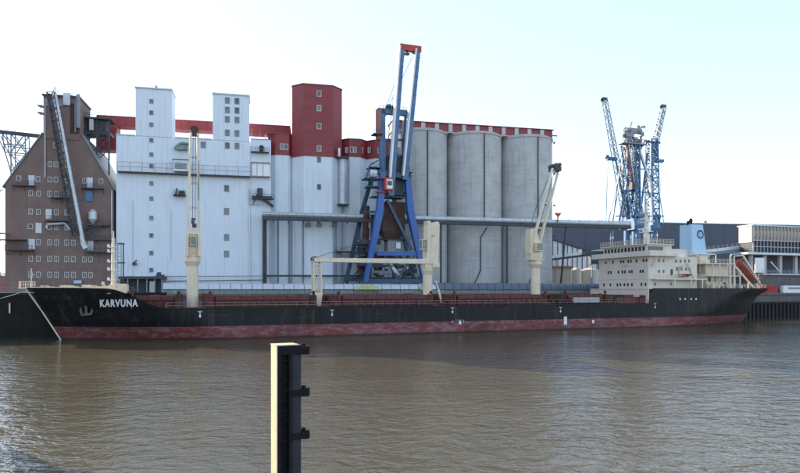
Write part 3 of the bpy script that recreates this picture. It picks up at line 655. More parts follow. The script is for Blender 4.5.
t.part('back_wall', G().box(F.u(119,-2), F.u(161,-2), -.9, -.5, ZQ, F.z(140,279,-4)-.02), 'dark_steel')
g = G()
for x in (120, 128, 138, 147, 155, 162): g.beam((F.u(x,-4),-4.3,ZQ),(F.u(x,-4),-4.3,F.z(140,279,-4)),.25)
t.part('post', g, 'grey_steel')
t.part('door', G().box(F.u(149,-3), F.u(155,-3), -2.2, -2, ZQ, F.z(152,281,-3)), 'light_steel')
t.part('roof_fan', G().tube((F.u(159,-3),-3,F.z(140,276,-4)),(F.u(159,-3),-3,F.z(140,272,-4)),.5,n=10).box(F.u(156,-3),F.u(164,-3),-3.6,-2,F.z(140,276.3,-4),F.z(140,274.4,-4)), 'dark_steel')
t = T('wall_sign', 'small pale blue sign plate on the brick wall above the bow', 'sign', B, (bx(79), -1.2, F.z(79,283,0)))
t.part('plate', G().box(bx(75.2), bx(82.8), -1.25, -1.15, F.z(79,283.4,0), F.z(79,280.4,0)), 'funnel'); t.part('bracket', G().box(bx(78.6),bx(79.4),-1.15,0,F.z(79,283.2,0)+.3,F.z(79,283.2,0)+.4), 'dark_steel')
# ------------------------------------------------------------------ slate warehouse and sheds at the right
H = Frame(60, 262, 9.5); F = H
t = T('slate_warehouse', 'very long slate blue warehouse wall filling the right background', 'warehouse', F, (F.u(700,0), 0, ZQ))
z1 = F.z(680, 223.3, 0); xa, xb = F.u(520, 0), F.u(1010, 0); n = 34; wd = (xb-xa)/n
me = G().box(.03, wd-.03, -.12, 0, ZQ+.05, z1-.05).mesh('wall_panel', 'slate')
for i in range(n): o = t.inst('wall_panel', me, t.b); o.location = (xa+i*wd-t.b[0], -t.b[1], -t.b[2])
t.part('wall', G().box(xa, xb, 0, 60, ZQ, z1), 'slate')
t.part('roof_edge', G().box(xa-.3, xb+.3, -.5, 60.3, z1, z1+.35), 'light_steel')
t.part('roof_vent', G().tube((F.u(705,6),6,z1+.3),(F.u(705,6),6,z1+2),.8).tube((F.u(602,6),6,z1+.3),(F.u(602,6),6,z1+1.4),.5), 'grey_steel')
F = Frame(48, 225, 11)
t = T('striped_shed', 'pale shed wall of upright panels with a sloping dark eave', 'shed', F, (F.u(575,0), 0, ZQ))
zb = ZQ; xs = [553+i*4.9 for i in range(9)]
for i, x in enumerate(xs):
    x2 = x+3.6; ya = 240.5+(x-553)*.33; yb = 240.5+(x2-553)*.33
    t.part('wall_panel', G().slab([(F.u(x,0),zb),(F.u(x2,0),zb),(F.u(x2,0),F.z(x2,yb,0)),(F.u(x,0),F.z(x,ya,0))], -.3, 0), 'light_steel')
t.part('wall', G().slab([(F.u(550,0),zb),(F.u(598,0),zb),(F.u(598,0),F.z(598,255,0)),(F.u(550,0),F.z(550,239,0))], .02, 14), 'grey_steel')
t.part('eave', G().beam((F.u(549,0),-.4,F.z(549,238.6,0)),(F.u(599,0),-.4,F.z(599,255,0)),.5), 'dark_steel')
F = Frame(46, 210, 12)
t = T('beige_store', 'low beige store building behind the ship just right of the silos', 'store', F, (F.u(562,0), 0, ZQ))
t.part('wall', G().box(F.u(552.5,0), F.u(571,0), 0, 8, ZQ, F.z(562,268.5,0)), 'beige'); t.part('roof', G().box(F.u(552,0), F.u(571.5,0), -.3, 8.3, F.z(562,268.5,0), F.z(562,266,0)), 'tan')
for a, b_, lab in ((572, 580, 'slim beige storage tank next to the low beige store'), (580.8, 598, 'wide pale beige storage tank close to the ship superstructure')):
    uc = F.u((a+b_)/2, 3); r_ = (F.u(b_,3)-F.u(a,3))/2
    t = T('storage_tank', lab, 'tank', F, (uc, 3, ZQ), 'beige storage tanks')
    t.part('shell', G().tube((uc,3,ZQ),(uc,3,F.z(585,270,3)),r_,n=28), 'cream_wall', smooth=True)
    t.part('roof', G().tube((uc,3,F.z(585,270,3)),(uc,3,F.z(585,267.5,3)),r_+.1,.3,n=28), 'beige', smooth=True)
    t.part('ladder', G().ladder((uc-r_*.5,3-r_-.1,ZQ),(uc-r_*.5,3-r_-.1,F.z(585,270,3)),.6), 'grey_steel')
t = T('sloping_conveyor', 'pale sloping conveyor rising towards the harbour cranes behind the bridge', 'conveyor', F, (F.u(580,-3), -3, ZQ))
P = lambda x, y, v=-3: F.p(x, y, v)
t.part('belt_housing', G().beam(P(551,257),P(604,250.5),1.2,1.0), 'light_steel'); t.part('girder', G().beam(P(551,259.6),P(604,253.1),.9,.7), 'dark_steel')
t.part('trestle_leg', G().beam(P(556,258),(P(554,258)[0],-3,ZQ),.3).beam(P(592,254),(P(592,254)[0],-3,ZQ),.3), 'grey_steel')
t.part('drive_house', G().box(F.u(581,-3),F.u(590,-3),-3.6,-2,F.z(585,255,-3),F.z(585,249.5,-3)).box(F.u(590,-3),F.u(603,-3),-3.6,-2,F.z(595,264,-3),F.z(595,251,-3)), 'dark_steel')

# ------------------------------------------------------------------ ribbed loading hall on columns, far right
F = Q; v = 6.0
t = T('ribbed_loading_hall', 'pale ribbed loading hall raised on columns at the right edge', 'loading hall', F, (F.u(780,v), v, ZQ))
xa, xb = F.u(752.5, v), F.u(845, v); z = lambda y: F.z(776, y, v)
t.part('upper_wall', G().box(xa, xb, v, v+5.5, z(241), z(226.6)), 'hall_rib')
t.part('end_wall', G().box(xa-.25, xa-.02, v+.1, v+5.4, z(243), z(226.6)), 'cream_wall')
t.part('roof', G().box(xa-.5, xb, v-.5, v+6, z(226.6), z(225.6)), 'light_steel')
step = (F.u(756, v)-F.u(752.5, v)); n = int((xb-xa)/step)
mr = G().box(0, step*.42, v-.35, v, z(241), z(226.7)).mesh('rib', 'hall_rib'); mw = G().box(step*.44, step*.98, v-.1, v, z(237), z(231)).mesh('lit_opening_panel', 'beige')  # beige panels painted for the sunlit inside seen through the openings
mp_ = G().box(0, step*.3, v-.3, v-.02, z(253), z(241.1)).mesh('slat', 'grey_steel')
for i in range(n):
    for mm, nn in ((mr, 'rib'), (mw, 'lit_opening_panel'), (mp_, 'slat')):
        o = t.inst(nn, mm, t.b); o.location = (xa+i*step-t.b[0], -t.b[1], -t.b[2])
t.part('window_band', G().box(xa+.05, xb, v-.06, v, z(237.3), z(230.7)), 'dark_steel')
t.part('open_deck_wall', G().box(xa, xb, v+.1, v+5, z(253), z(241)), 'dark_steel')
t.part('string_course', G().box(xa, xb, v-.42, v+.1, z(241.4), z(240.6)).box(xa, xb, v-.38, v+.1, z(247.5), z(246.9)), 'pale_panel')
t.part('floor_slab', G().box(F.u(748,v)-2, xb, v-1.8, v+5.5, z(255.2), z(253.1)), 'light_steel')
t.part('handrail', G().rail([(F.u(741,v),v-1.7,z(253)),(xb,v-1.7,z(253))],1.1,1.6,.07), 'dark_steel')
g = G()
for x in (752, 765.5, 781, 796.5, 812, 828): g.box(F.u(x,v)-.55, F.u(x,v)+.55, v, v+1, z(273.5), z(255.3))
t.part('column', g, 'pale_panel')
t.part('undercroft_wall', G().box(xa-4, xb, v+5, v+6, ZQ, z(255.3)), 'slate')
t.part('platform', G().box(F.u(757,v), xb, v-2.2, v+4.9, z(275.2), z(273.6)).rail([(F.u(757,v),v-2.1,z(273.6)),(xb,v-2.1,z(273.6))],1.1,1.8,.07), 'pale_panel')
t.part('plinth_wall', G().box(F.u(755,v), xb, v-1.4, v+4.9, ZQ, z(275.3)), 'quay')
t.part('inclined_pipe', G().beam((F.u(768,v),v-1,z(262)),(F.u(778,v),v-1.5,z(274.5)),.35), 'light_steel')
t.part('notice_panel', G().box(F.u(750.5,v), F.u(759.5,v), v-1.9, v-1.6, z(273), z(258.5)), 'white_paint')
t.part('stair_rail', G().beam((F.u(752,v),v-2.6,z(279)),(F.u(766,v),v-2.6,z(273)),.12).beam((F.u(752,v),v-2.6,z(281)),(F.u(752,v),v-2.6,z(272)),.12), 'grey_steel')
t = T('container_box', 'small faded red box lying on the quay edge behind the stern', 'container', F, (F.u(768,.2), .2, ZQ))
t.part('body', G().box(F.u(759.5,.2), F.u(777,.2), .1, 2, ZQ+.06, F.z(768,285.3,.2)), 'red_paint')
g = G()
for i in range(16): xx = F.u(760+i*1.05,.2); g.box(xx, xx+.16, .02, .1, ZQ+.1, F.z(768,285.6,.2))
t.part('corrugation', g, 'red_paint')
t = T('name_board', 'long white board on the quay edge at far right of the photo', 'board', F, (F.u(800,.2), .2, ZQ))
t.part('panel', G().box(F.u(783,.2), F.u(822,.2), .1, 1.2, ZQ+.06, F.z(790,285.6,.2)), 'white_paint')
t.part('grey_band', G().box(F.u(788,.2), F.u(800.5,.2), .06, .1, F.z(790,289.2,.2), F.z(790,287.2,.2)).box(F.u(802,.2), F.u(815,.2), .06, .1, F.z(790,289.2,.2), F.z(790,287.2,.2)), 'grey_steel')
t = T('blue_conveyor_bridge', 'inclined conveyor with blue girder leading into the ribbed hall', 'conveyor', F, (F.u(728,12), 12, ZQ))
P = lambda x, y, v=12: F.p(x, y, v)
t.part('girder', G().beam(P(704,254.5),P(755,248.2),.8,.9), 'crane_pale'); t.part('belt_housing', G().beam(P(704,251.5),P(755,245.6),1.4,1.0), 'light_steel')
t.part('trestle_leg', G().beam(P(716,253),(P(716,253)[0],12,ZQ),.4).beam(P(742,250),(P(742,250)[0],12,ZQ),.4), 'grey_steel')
t.part('rail', G().rail([P(704,249.8),P(755,244)],1.0,2.2,.06), 'grey_steel')

# ------------------------------------------------------------------ blue grain unloader crane on the quay
F = Q; V0, V1 = 4.5, 12.5
t = T('blue_unloader_crane', 'blue portal grain unloader with its twin girder boom raised steeply', 'crane', F, (F.u(393,V0), 8, ZQ))
P = lambda x, y, v=V0: F.p(x, y, v)
def leg(a, b_, v, w0, w1, m, va=None):
    g = G().taper(P(*a, v), P(*b_, v if va is None else va), w0, w0, w1, w1); t.part('leg', g, m)
leg((382.5,172), (379.5,212), V0, 1.5, 1.8, 'crane_blue'); leg((379.5,211), (365.5,282), V0, 1.9, 1.1, 'crane_blue')
leg((407.5,178), (410,212), V0, 1.5, 1.9, 'crane_blue'); leg((410,211), (424.5,282), V0, 1.9, 1.2, 'crane_blue')
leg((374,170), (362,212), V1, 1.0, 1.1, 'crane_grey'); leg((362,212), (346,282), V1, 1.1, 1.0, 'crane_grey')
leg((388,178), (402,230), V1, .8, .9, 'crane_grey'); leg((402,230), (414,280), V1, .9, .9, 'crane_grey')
t.part('cross_beam', G().beam(P(376.5,253.5), P(418,253.5), .9, 1.2), 'crane_blue')
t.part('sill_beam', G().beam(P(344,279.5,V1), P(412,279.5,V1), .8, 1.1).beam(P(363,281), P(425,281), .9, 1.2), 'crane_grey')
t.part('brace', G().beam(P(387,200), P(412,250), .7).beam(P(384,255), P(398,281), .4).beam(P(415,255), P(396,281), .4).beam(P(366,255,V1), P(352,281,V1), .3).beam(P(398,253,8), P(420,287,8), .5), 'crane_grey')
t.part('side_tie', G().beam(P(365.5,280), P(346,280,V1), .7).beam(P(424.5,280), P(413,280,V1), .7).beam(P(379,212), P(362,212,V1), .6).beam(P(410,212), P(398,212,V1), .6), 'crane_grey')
g = G()
for x in (347, 365.5, 414, 424.5):
    vv = V1 if x in (347, 414) else V0; a = P(x, 283, vv)
    g.box(a[0]-2, a[0]+2, vv-.4, vv+.4, ZQ+.7, ZQ+1.5)
    for dx in (-1.4, -.5, .5, 1.4): g.tube((a[0]+dx,vv-.25,ZQ+.42),(a[0]+dx,vv+.25,ZQ+.42),.4,n=12)
    g.beam((a[0],vv,ZQ+1.4), P(x,281,vv), .8)
t.part('bogie', g, 'dark_steel')
# hoppers and machinery inside the portal
a = P(391,210,9); g = G().taper(P(391,203,8), P(391,232,8), 6.6, 5, 6.6, 5).taper(P(391,232,8), P(391,243,8), 6.6, 5, 2.4, 2); t.part('hopper', g, 'rust')
g = G()
for (x, y0, y1, w_) in ((367,206,228,1.6),(366,228,252,2.0),(363,248,275,2.2),(373,215,262,1.1),(370,252,278,1.6)): g.tube(P(x,y0,10), P(x-1.5,y1,10), w_/2, n=10)
t.part('telescopic_tube', g, 'rust', smooth=True)
g = G().box(F.u(386,8),F.u(401,8),6.5,9.5,F.z(395,252,8),F.z(395,240,8)); t.part('control_room', g, 'grey_steel')
g = G().box(F.u(396,6),F.u(400.5,6),5.9,6.6,F.z(395,249,8),F.z(395,243,8)); t.part('electrical_cabinet', g, 'light_steel')
g = G()
for y, xa_, xb_ in ((252, 356, 376), (265, 360, 412), (239, 378, 408), (277, 352, 420), (244, 354, 366)):
    aa = P(xa_,y,8); bb = P(xb_,y,8); g.box(aa[0], bb[0], 6, 9.6, aa[2]-.25, aa[2]); g.rail([(aa[0],6,aa[2]),(bb[0],6,aa[2])],1.1,1.4,.08)
t.part('walkway', g, 'dark_steel')
g = G()
for k in range(60):
    x = random.uniform(357, 414); y = random.uniform(255, 279) if k < 40 else random.uniform(240, 258)
    if k >= 40: x = random.uniform(360, 378)
    a = Vector(P(x, y, random.uniform(6, 11))); s_ = random.uniform(.4, 1.3)
    g.box(a.x-s_, a.x+s_, a.y-s_*.5, a.y+s_*.5, a.z-s_*.5, a.z+s_*.5)
t.part('drive_machinery', g, 'dark_steel', kind='stuff')
g = G().beam(P(388,262,7),P(400,277,7),.9).beam(P(398,262,7),P(408,268,7),.7).tube(P(398,270,7),P(405,268,7),.5,n=8); t.part('transfer_chute', g, 'light_steel')
# upper portal
t.part('portal_head', G().beam(P(378,172),P(411,178),1.3,1.4).beam(P(378,192,8),P(408,192,8),.8,.9).beam(P(374,170,V1),P(392,176,V1),.9).beam(P(379,173),P(374,171,V1),.9).beam(P(409,178),P(392,176,V1),.9), 'crane_grey')
g = G().box(F.u(384,8),F.u(406,8),5.6,11,F.z(395,196,8),F.z(395,158,8)); mh = t.part('machine_house', g, 'dark_steel')
t.part('roof_hatch', G().box(F.u(388,8),F.u(402,8),5.5,11,F.z(395,158,8),F.z(395,156,8)), 'crane_blue2', mh)
t.part('cladding_strip', G().box(F.u(400,8),F.u(404,8),5.4,5.6,F.z(395,193,8),F.z(395,165,8)).box(F.u(386,8),F.u(388,8),5.4,5.6,F.z(395,193,8),F.z(395,165,8)), 'crane_blue2', mh)
cb = t.part('driver_cab', G().box(F.u(384,3),F.u(391.5,3),2,4.2,F.z(388,190,3),F.z(388,179.5,3)), 'white_paint')
t.part('cab_trim', G().box(F.u(383.8,3),F.u(391.7,3),1.9,4.3,F.z(388,190.8,3),F.z(388,189.2,3)).box(F.u(383.6,3),F.u(385.4,3),1.9,4.25,F.z(388,189.2,3),F.z(388,179.6,3)).box(F.u(381,3),F.u(392,3),1.9,4.4,F.z(388,179.5,3),F.z(388,178,3)), 'red_paint', cb)
t.part('cab_window', G().box(F.u(386.2,3),F.u(390.8,3),1.95,2.1,F.z(388,186,3),F.z(388,181.5,3)), 'glass', cb)
t.part('red_stair', G().beam(P(383,188,4),P(392,174,4),.35).beam(P(384,176,4),P(394,164,4),.3).box(F.u(376,4),F.u(392,4),3.2,4.4,F.z(384,193,4),F.z(384,191.4,4)), 'red_paint')
g = G()
for y, xa_, xb_ in ((167, 369, 381), (178, 364, 380), (186, 367, 380), (196, 372, 404), (172, 402, 412)):
    aa = P(xa_,y,5); bb = P(xb_,y,5); g.box(aa[0], bb[0], 4, 8, aa[2]-.22, aa[2]); g.rail([(aa[0],4,aa[2]),(bb[0],4,aa[2])],1.1,1.2,.08)
g.beam(P(370,165,5),P(366,180,5),.35).beam(P(370,165,5),P(379,160,5),.35).beam(P(376,166,5),P(372,188,5),.3)
t.part('side_platform', g, 'crane_grey')
t.part('tail_box', G().box(F.u(370,5),F.u(377,5),4.5,7,F.z(373,177,5),F.z(373,170,5)), 'light_steel')
# A-frame mast
g = G().beam(P(382,110,6),P(382.5,172,6),1.5,1.3).beam(P(405.5,116,6),P(404,176,6),1.3,1.2).beam(P(381,111.5,6),P(407,113.5,6),1.3,1.4).beam(P(381,140,6),P(405,140,6),.6).beam(P(383,118,6),P(388,112,6),.5); t.part('mast', g, 'crane_blue2')
g = G().box(F.u(377,6),F.u(380.4,6),5.2,7.2,F.z(379,140,6),F.z(379,109,6)); t.part('mast_lit_side', g, 'pink')  # pink strip colours in the sunlit upper left side of the mast
g = G().tube(P(386,107,6),P(391,107,6),.7,n=10).tube(P(392,107.5,6),P(397,107.5,6),.6,n=10).rail([P(379,110,5),P(407,112,5)],1.2,1.2,.08).tube(P(393,108,6),P(393,98,6),.1); t.part('sheave_gear', g, 'dark_steel')
t.part('mast_platform', G().box(F.u(373,5),F.u(382,5),4,7,F.z(378,135,5),F.z(378,134,5)).rail([(F.u(373,5),4,F.z(378,134,5)),(F.u(382,5),4,F.z(378,134,5))],1,1,.08), 'dark_steel')
g = G().rail([P(388,127,6),P(402,127,6)],1.2,1,.08).rail([P(388,135,6),P(402,135,6)],1.2,1,.08).rail([P(388,146,6),P(402,146,6)],1.2,1,.08)
for x in (389, 396, 402): g.beam(P(x,125,6),P(x,158,6),.16)
t.part('stair_tower', g, 'grey_steel')
# the raised boom: two box girders, hinge low, tip up
vb = 2.6
for (a, b_) in (((390.5,196),(401.5,46)), ((404.5,180),(417.5,49))):
    bo = t.part('boom_girder', G().taper(P(a[0],a[1],vb+1.4), P(b_[0],b_[1],vb), 1.55, 1.6, 1.4, 1.5), 'crane_blue2')
    g = G()
    for k in range(1, 14):
        c = Vector(P(a[0],a[1],vb+1.4)).lerp(Vector(P(b_[0],b_[1],vb)), k/14); g.box(c.x-.82, c.x+.82, c.y-.84, c.y+.84, c.z-.05, c.z+.05)
    t.part('stiffener', g, 'crane_blue2', bo)
    t.part('girder_lit_side', G().beam(P(a[0]-1.7,a[1]-4,vb+1.2), P(b_[0]-2,b_[1],vb-.1), .45, 1.5), 'white_paint', bo)  # white strip painted as the sunlit left side of the girder
t.part('boom_end_beam', G().beam(P(399,47.2,vb),P(420.5,50.2,vb),1.5,1.6), 'red_paint', label='red end beam joining the two boom girders')
t.part('boom_sheave', G().tube(P(406.3,52.5,vb),P(407.8,52.5,vb),.45,n=10).tube(P(412,53,vb),P(413.6,53,vb),.45,n=10).box(F.u(404,vb),F.u(409,vb),vb-.5,vb+.5,F.z(407,55,vb),F.z(407,53.6,vb)), 'dark_steel')
g = G()
for a, b_ in (((386,107),(404,60)),((388,107),(413,56)),((395,108),(411,175)),((392,110),(384,170))): g.beam((*P(*a,6),), P(*b_, 3), .1)
t.part('hoist_rope', g, 'dark_steel')

# ------------------------------------------------------------------ harbour cranes behind the bridge
def hcrane(label, tower_px, yb, yt, vv, tw_, jib, rest, jm='crane_grey', heads=()):
    t = T('harbour_crane', label, 'crane', Q, (Q.u(tower_px, vv), vv, ZQ), 'slim harbour cranes behind the bridge')
    P = lambda x, y, v=vv: Q.p(x, y, v)
    t.part('pedestal', G().tube((Q.u(tower_px,vv),vv,ZQ+6),(Q.u(tower_px,vv),vv,P(tower_px,yb)[2]),1.3,n=20).rail([(Q.u(tower_px-6,vv),vv-2,P(tower_px,yb)[2]),(Q.u(tower_px+6,vv),vv-2,P(tower_px,yb)[2])],1.1,1.3,.09), 'crane_blue2')
    g = G()
    for s in (-1, 1):
        for w_ in (-1, 1): g.beam((Q.u(tower_px,vv)+s*1.4, vv+w_*1.4, ZQ+6.2), (Q.u(tower_px,vv)+s*4.4, vv+w_*3, ZQ), .7)
    t.part('portal', g, 'crane_blue2')
    t.part('tower', G().lattice(P(tower_px,yb), P(tower_px-.3,yt), tw_, tw_*.9, 12, .30, tw_*.75, tw_*.7), 'crane_mid')
    t.part('slewing_house', G().box(Q.u(tower_px-5,vv),Q.u(tower_px+4.5,vv),vv-1.7,vv+2,P(tower_px,yb)[2],P(tower_px,yb-11)[2]).box(Q.u(tower_px-3,vv),Q.u(tower_px+6,vv),vv-1.4,vv+1.4,P(tower_px,yb-13)[2],P(tower_px,yb-17)[2]), 'crane_blue2')
    (x0, y0), (x1, y1) = jib
    t.part('jib', G().lattice(P(x0,y0), P(x1,y1), 1.9, 1.7, 18, .15, 1.3, 1.1), jm)
    t.part('jib_head', G().box(P(x1,y1)[0]-1.2, P(x1,y1)[0]+.8, vv-.5, vv+.5, P(x1,y1)[2], P(x1,y1)[2]+.7).tube((P(x1,y1)[0]-.9,vv-.2,P(x1,y1)[2]),(P(x1,y1)[0]-.9,vv+.2,P(x1,y1)[2]),.6,n=12), 'dark_steel')
    for k in rest: t.part('stay', G().beam(P(*k[0]), P(*k[1]), k[2]), k[3] if len(k) > 3 else 'crane_grey')
    for (x, y, xe, ye) in heads:
        a = P(x, y); t.part('luffing_head', G().box(a[0]-1.8, a[0]+1.8, vv-.7, vv+.7, a[2]-.4, a[2]+.5).tube((a[0]-1.5,vv-.3,a[2]+.5),(a[0]-1.5,vv+.3,a[2]+.5),.7,n=12), 'crane_blue2')
        t.part('hoist_rope', G().beam((a[0]-1.2 if x < 640 else a[0]+1.2, vv, a[2]), P(xe, ye), .16), 'grey_steel')
        b_ = P(xe, ye); t.part('hook_block', G().box(b_[0]-.4,b_[0]+.4,vv-.3,vv+.3,b_[2]-1.4,b_[2]), 'dark_steel')
    return t, P
t, P = hcrane('left harbour crane with pale lattice jib leaning steeply to the left', 628, 229, 147, 11, 2.6, ((628,226),(604.5,100)),
    [((616,144),(635,144),.5),((627,146),(612,222),.22),((625,150),(607,228),.2),((622,146),(640,172),.18),((628,229),(616,160),.25)], heads=((611,159,606,224),), jm='crane_pale')
t, P = hcrane('right harbour crane with dark lattice tower and jib leaning right', 652, 232, 140, 15, 3.6, ((651,160),(663.5,107)),
    [((645,141),(660,143),.6),((656,150),(663,110),.14),((644,166),(655,230),.25)], heads=((658.5,161,659,222),), jm='crane_pale')
t, P = hcrane('middle harbour crane topped by a pale machine head and white platform', 636, 230, 142, 7, 2.0, ((641,225),(628,136)),
    [((627,140),(632,188),.45,'pink'),((636,140),(650,182),.7,'light_steel'),((650,182),(652,225),.6,'light_steel'),((630,146),(622,228),.2),((640,146),(640,228),.25),((645,140),(636,160),.3),((634,150),(645,225),.2),((622,150),(613,222),.22,'crane_mid'),((621,146),(634,228),.4,'crane_mid'),((648,148),(639,228),.45,'crane_mid'),((655,165),(664,224),.22,'crane_mid'),((644,228),(633,150),.35,'crane_mid'),((618,228),(627,180),.4,'crane_mid'),((660,228),(648,190),.4,'crane_mid'),((616,216),(664,216),.35,'crane_mid'),((622,190),(658,194),.3,'crane_mid'),((626,168),(656,170),.3,'crane_mid')], jm='light_steel')
g = G()
for (x0, x1, y0, y1) in ((625,632,134,138),(629,635,129,134),(635,638,126,131),(639,642,132,136),(625,629,139,143),(632,636,138,143),(637.5,640,137,143)): g.box(Q.u(x0,7),Q.u(x1,7),6,8.2,Q.z(634,y1,7),Q.z(634,y0,7))
t.part('machine_head', g.tube((Q.u(633,7)-3,7,Q.z(633,131,7)),(Q.u(633,7)+3,7,Q.z(633,131,7)),.9,n=12).beam(P(624,136),P(645,126),.4), 'grey_steel')
t.part('head_platform', G().box(Q.u(620,7),Q.u(644,7),5.6,8.6,Q.z(634,145,7),Q.z(634,143.8,7)).rail([(Q.u(620,7),5.6,Q.z(634,143.8,7)),(Q.u(644,7),5.6,Q.z(634,143.8,7))],1.2,1.2,.09).tube(P(630,128),P(632,122),.2).tube(P(641,126),P(645,128),.2), 'grey_steel')
t.part('counterweight', G().box(Q.u(630,7),Q.u(634,7),6,8,Q.z(632,190,7),Q.z(632,183,7)), 'dark_steel')

# ------------------------------------------------------------------ yellow tarpaulin heaps on the quay gallery
def heap(px0, px1, y, v, label):
    t_ = Q; n = 14; g = G(); u0_, u1_ = Q.u(px0, v), Q.u(px1, v); zb = Q.z((px0+px1)/2, 289.5, v); zt_ = Q.z((px0+px1)/2, y, v); vs = []; m_ = 7
    for i in range(n+1):
        for j in range(m_+1):
            a, b_ = i/n, j/m_; h = (math.sin(math.pi*a)**.5)*(math.sin(math.pi*b_)**.5)
            h *= .42+.9*abs(mn.noise(Vector((a*5+px0, b_*2, 0))))
            vs.append((u0_+(u1_-u0_)*a, v-1.2+2.4*b_, zb+(zt_-zb)*max(0, h)))
    g.add(vs, [(i*(m_+1)+j, (i+1)*(m_+1)+j, (i+1)*(m_+1)+j+1, i*(m_+1)+j+1) for i in range(n) for j in range(m_)])
    single('tarpaulin_heap', label, 'tarpaulin', Q, ((u0_+u1_)/2, v, zb), g, 'yellow_tarp', 'yellow tarpaulin heaps')
heap(354, 380, 281.5, -.4+1, 'wide crumpled yellow tarpaulin heap under the blue crane')
heap(419, 428, 283, .6, 'small yellow heap beside the cream crane post')
# ------------------------------------------------------------------ the ship
F = S; L = 187.0; BH = 11.5
def ustem(z): return -.62*max(0, z)
def lerp(a, b_, t_): return a+(b_-a)*t_
def sm(x, a, b_): x = min(1, max(0, (x-a)/(b_-a))); return x*x*(3-2*x)
def ztop(u):
    zf = 9.95-.25*sm(u, 0, 14); zf = lerp(zf, 6.12, sm(u, 8.5, 18.5)**.9)
    return lerp(zf, 6.12, 0) if u < UP else 10.0
UP = F.u(649, -BH)
def uend(z): return lerp(179.6, 182.8, sm(z, 7.4, 9.9))
def halfb(u, z):
    q = min(1, max(0, z/10)); Lb = lerp(33, 22, q); t_ = min(1, max(0, (u-ustem(z))/Lb)); p_ = lerp(.95, .62, q)
    f = math.sin(math.pi/2*t_)**p_ if t_ > 0 else 0
    ue = uend(z); Ls = lerp(40, 14, q); s_ = min(1, max(0, (ue-u)/Ls)); t0 = lerp(.02, .52, q**.8)
    g_ = lerp(t0, 1, math.sin(math.pi/2*s_)**lerp(.8, .6, q))
    return BH*f*g_
def uend(z): return lerp(179.6, 182.8, sm(z, 7.4, 9.9))
ship = T('cargo_ship', 'black hulled bulk carrier with red boot topping named KARVUNA on the bow', 'cargo ship', F, (0, 0, 0))
NS, NZ = 180, 22
us_ = [ (i/NS) for i in range(NS+1)]
vs, fs = [], []
for side in (-1, 1):
    base = len(vs)
    for i in range(NS+1):
        a = us_[i]; a = a*.5*(1) if False else a
        for j in range(NZ+1):
            # top height at this station, found from the nominal u
            un = -6+a**1.25*(L+7.5) if a < .5 else -6+(a**1.25)*(L+7.5)
            zt_ = ztop(un); z = -1.5+(zt_+1.5)*j/NZ
            lo, hi = ustem(z), uend(z); u = lo+(un+6)/(L+7.5)*(hi-lo) if (un < 20 or un > 165) else un
            if un < 20: u = lo+(un+6)*(20-lo)/26
            elif un > 165: u = 165+(un-165)*(hi-165)/(L+1.5-165)
            b_ = halfb(u, z)
            if z < 0: b_ *= 1-.02*abs(z)
            vs.append((u, side*b_, z))
    for i in range(NS):
        for j in range(NZ):
            q = (base+i*(NZ+1)+j, base+(i+1)*(NZ+1)+j, base+(i+1)*(NZ+1)+j+1, base+i*(NZ+1)+j+1)
            fs.append(q if side < 0 else q[::-1])
n1 = (NS+1)*(NZ+1)
for j in range(NZ): a = NS*(NZ+1)+j; fs.append((a, n1+a, n1+a+1, a+1))
g = G().add(vs, fs)
hull = ship.part('hull', g, 'hull', smooth=True)
# decks
def deck(z, ua_, ub_, m, name, inset=.15, n=40):
    g = G(); vs = []
    for i in range(n+1):
        u = ua_+(ub_-ua_)*i/n; b_ = max(.02, halfb(u, z)-inset); vs += [(u, -b_, z), (u, b_, z)]
    g.add(vs, [(2*i, 2*i+2, 2*i+3, 2*i+1) for i in range(n)]); return ship.part(name, g, m)
deck(6.0, 9, UP+1, 'hatch', 'main_deck'); deck(8.9, -5.2, 12.5, 'hatch', 'forecastle_deck'); deck(9.75, UP-.2, 182.6, 'tan', 'poop_deck')
ship.part('bulkhead', G().box(12.4, 12.6, -halfb(12.5, 7)+.2, halfb(12.5, 7)-.2, 6, 8.9), 'hatch')
ship.part('bulkhead', G().box(UP-.05, UP+.15, -11.35, 11.35, 6, 9.9), 'cream_wall')
g = G().beam((ustem(0)-.02,0,-.5),(ustem(6)-.02,0,6),.22,.25).taper((ustem(6)-.02,0,6),(ustem(9.9)+.05,0,9.95),.25,.5,.4,1.5); ship.part('stem_glint_bar', g, 'cream')  # pale bar put in for the sun glint along the black stem
# bow details
g = G().box(-7.2, -4.9, -1.1, 1.1, 9.75, 10.0).rail([(-7.1,-1,10),(-7.1,1,10)],1.1,.7,.1).rail([(-7.1,-1,10),(-4.8,-1.3,10)],1.1,.7,.1).rail([(-7.1,1,10),(-4.8,1.3,10)],1.1,.7,.1); ship.part('bow_platform', g, 'cream')
ship.part('jackstaff', G().tube((-5.2,0,9.9),(-5.2,0,13.6),.07).tube((-5.2,0,12.4),(-4.6,0,12.4),.06), 'light_steel')
def near(u, z, d=0): return -halfb(u, z)-d
g = G()
for i in range(24):
    a, b_ = -4.8+i*.6, -4.2+i*.6; g.beam((a, near(a, 9.9)+.02, ztop(a)+.06), (b_, near(b_, 9.9)+.02, ztop(b_)+.06), .22, .14)
ship.part('bulwark_rail', g, 'cream')
g = G()
for u, s_, h_ in ((-2,.8,1.2),(.5,.6,1.5),(2.2,.9,1.1),(4.3,.7,1.6),(6.2,.9,1.3),(8.2,.5,1.4)):
    for v in (-2.8, 2.8): g.tube((u, v-.5, 8.9+.7), (u, v+.5, 8.9+.7), .55*s_+.15, n=12).box(u-s_, u+s_, v-.4, v+.4, 8.9, 8.9+h_)
ship.part('windlass', g, 'cream')
g = G()
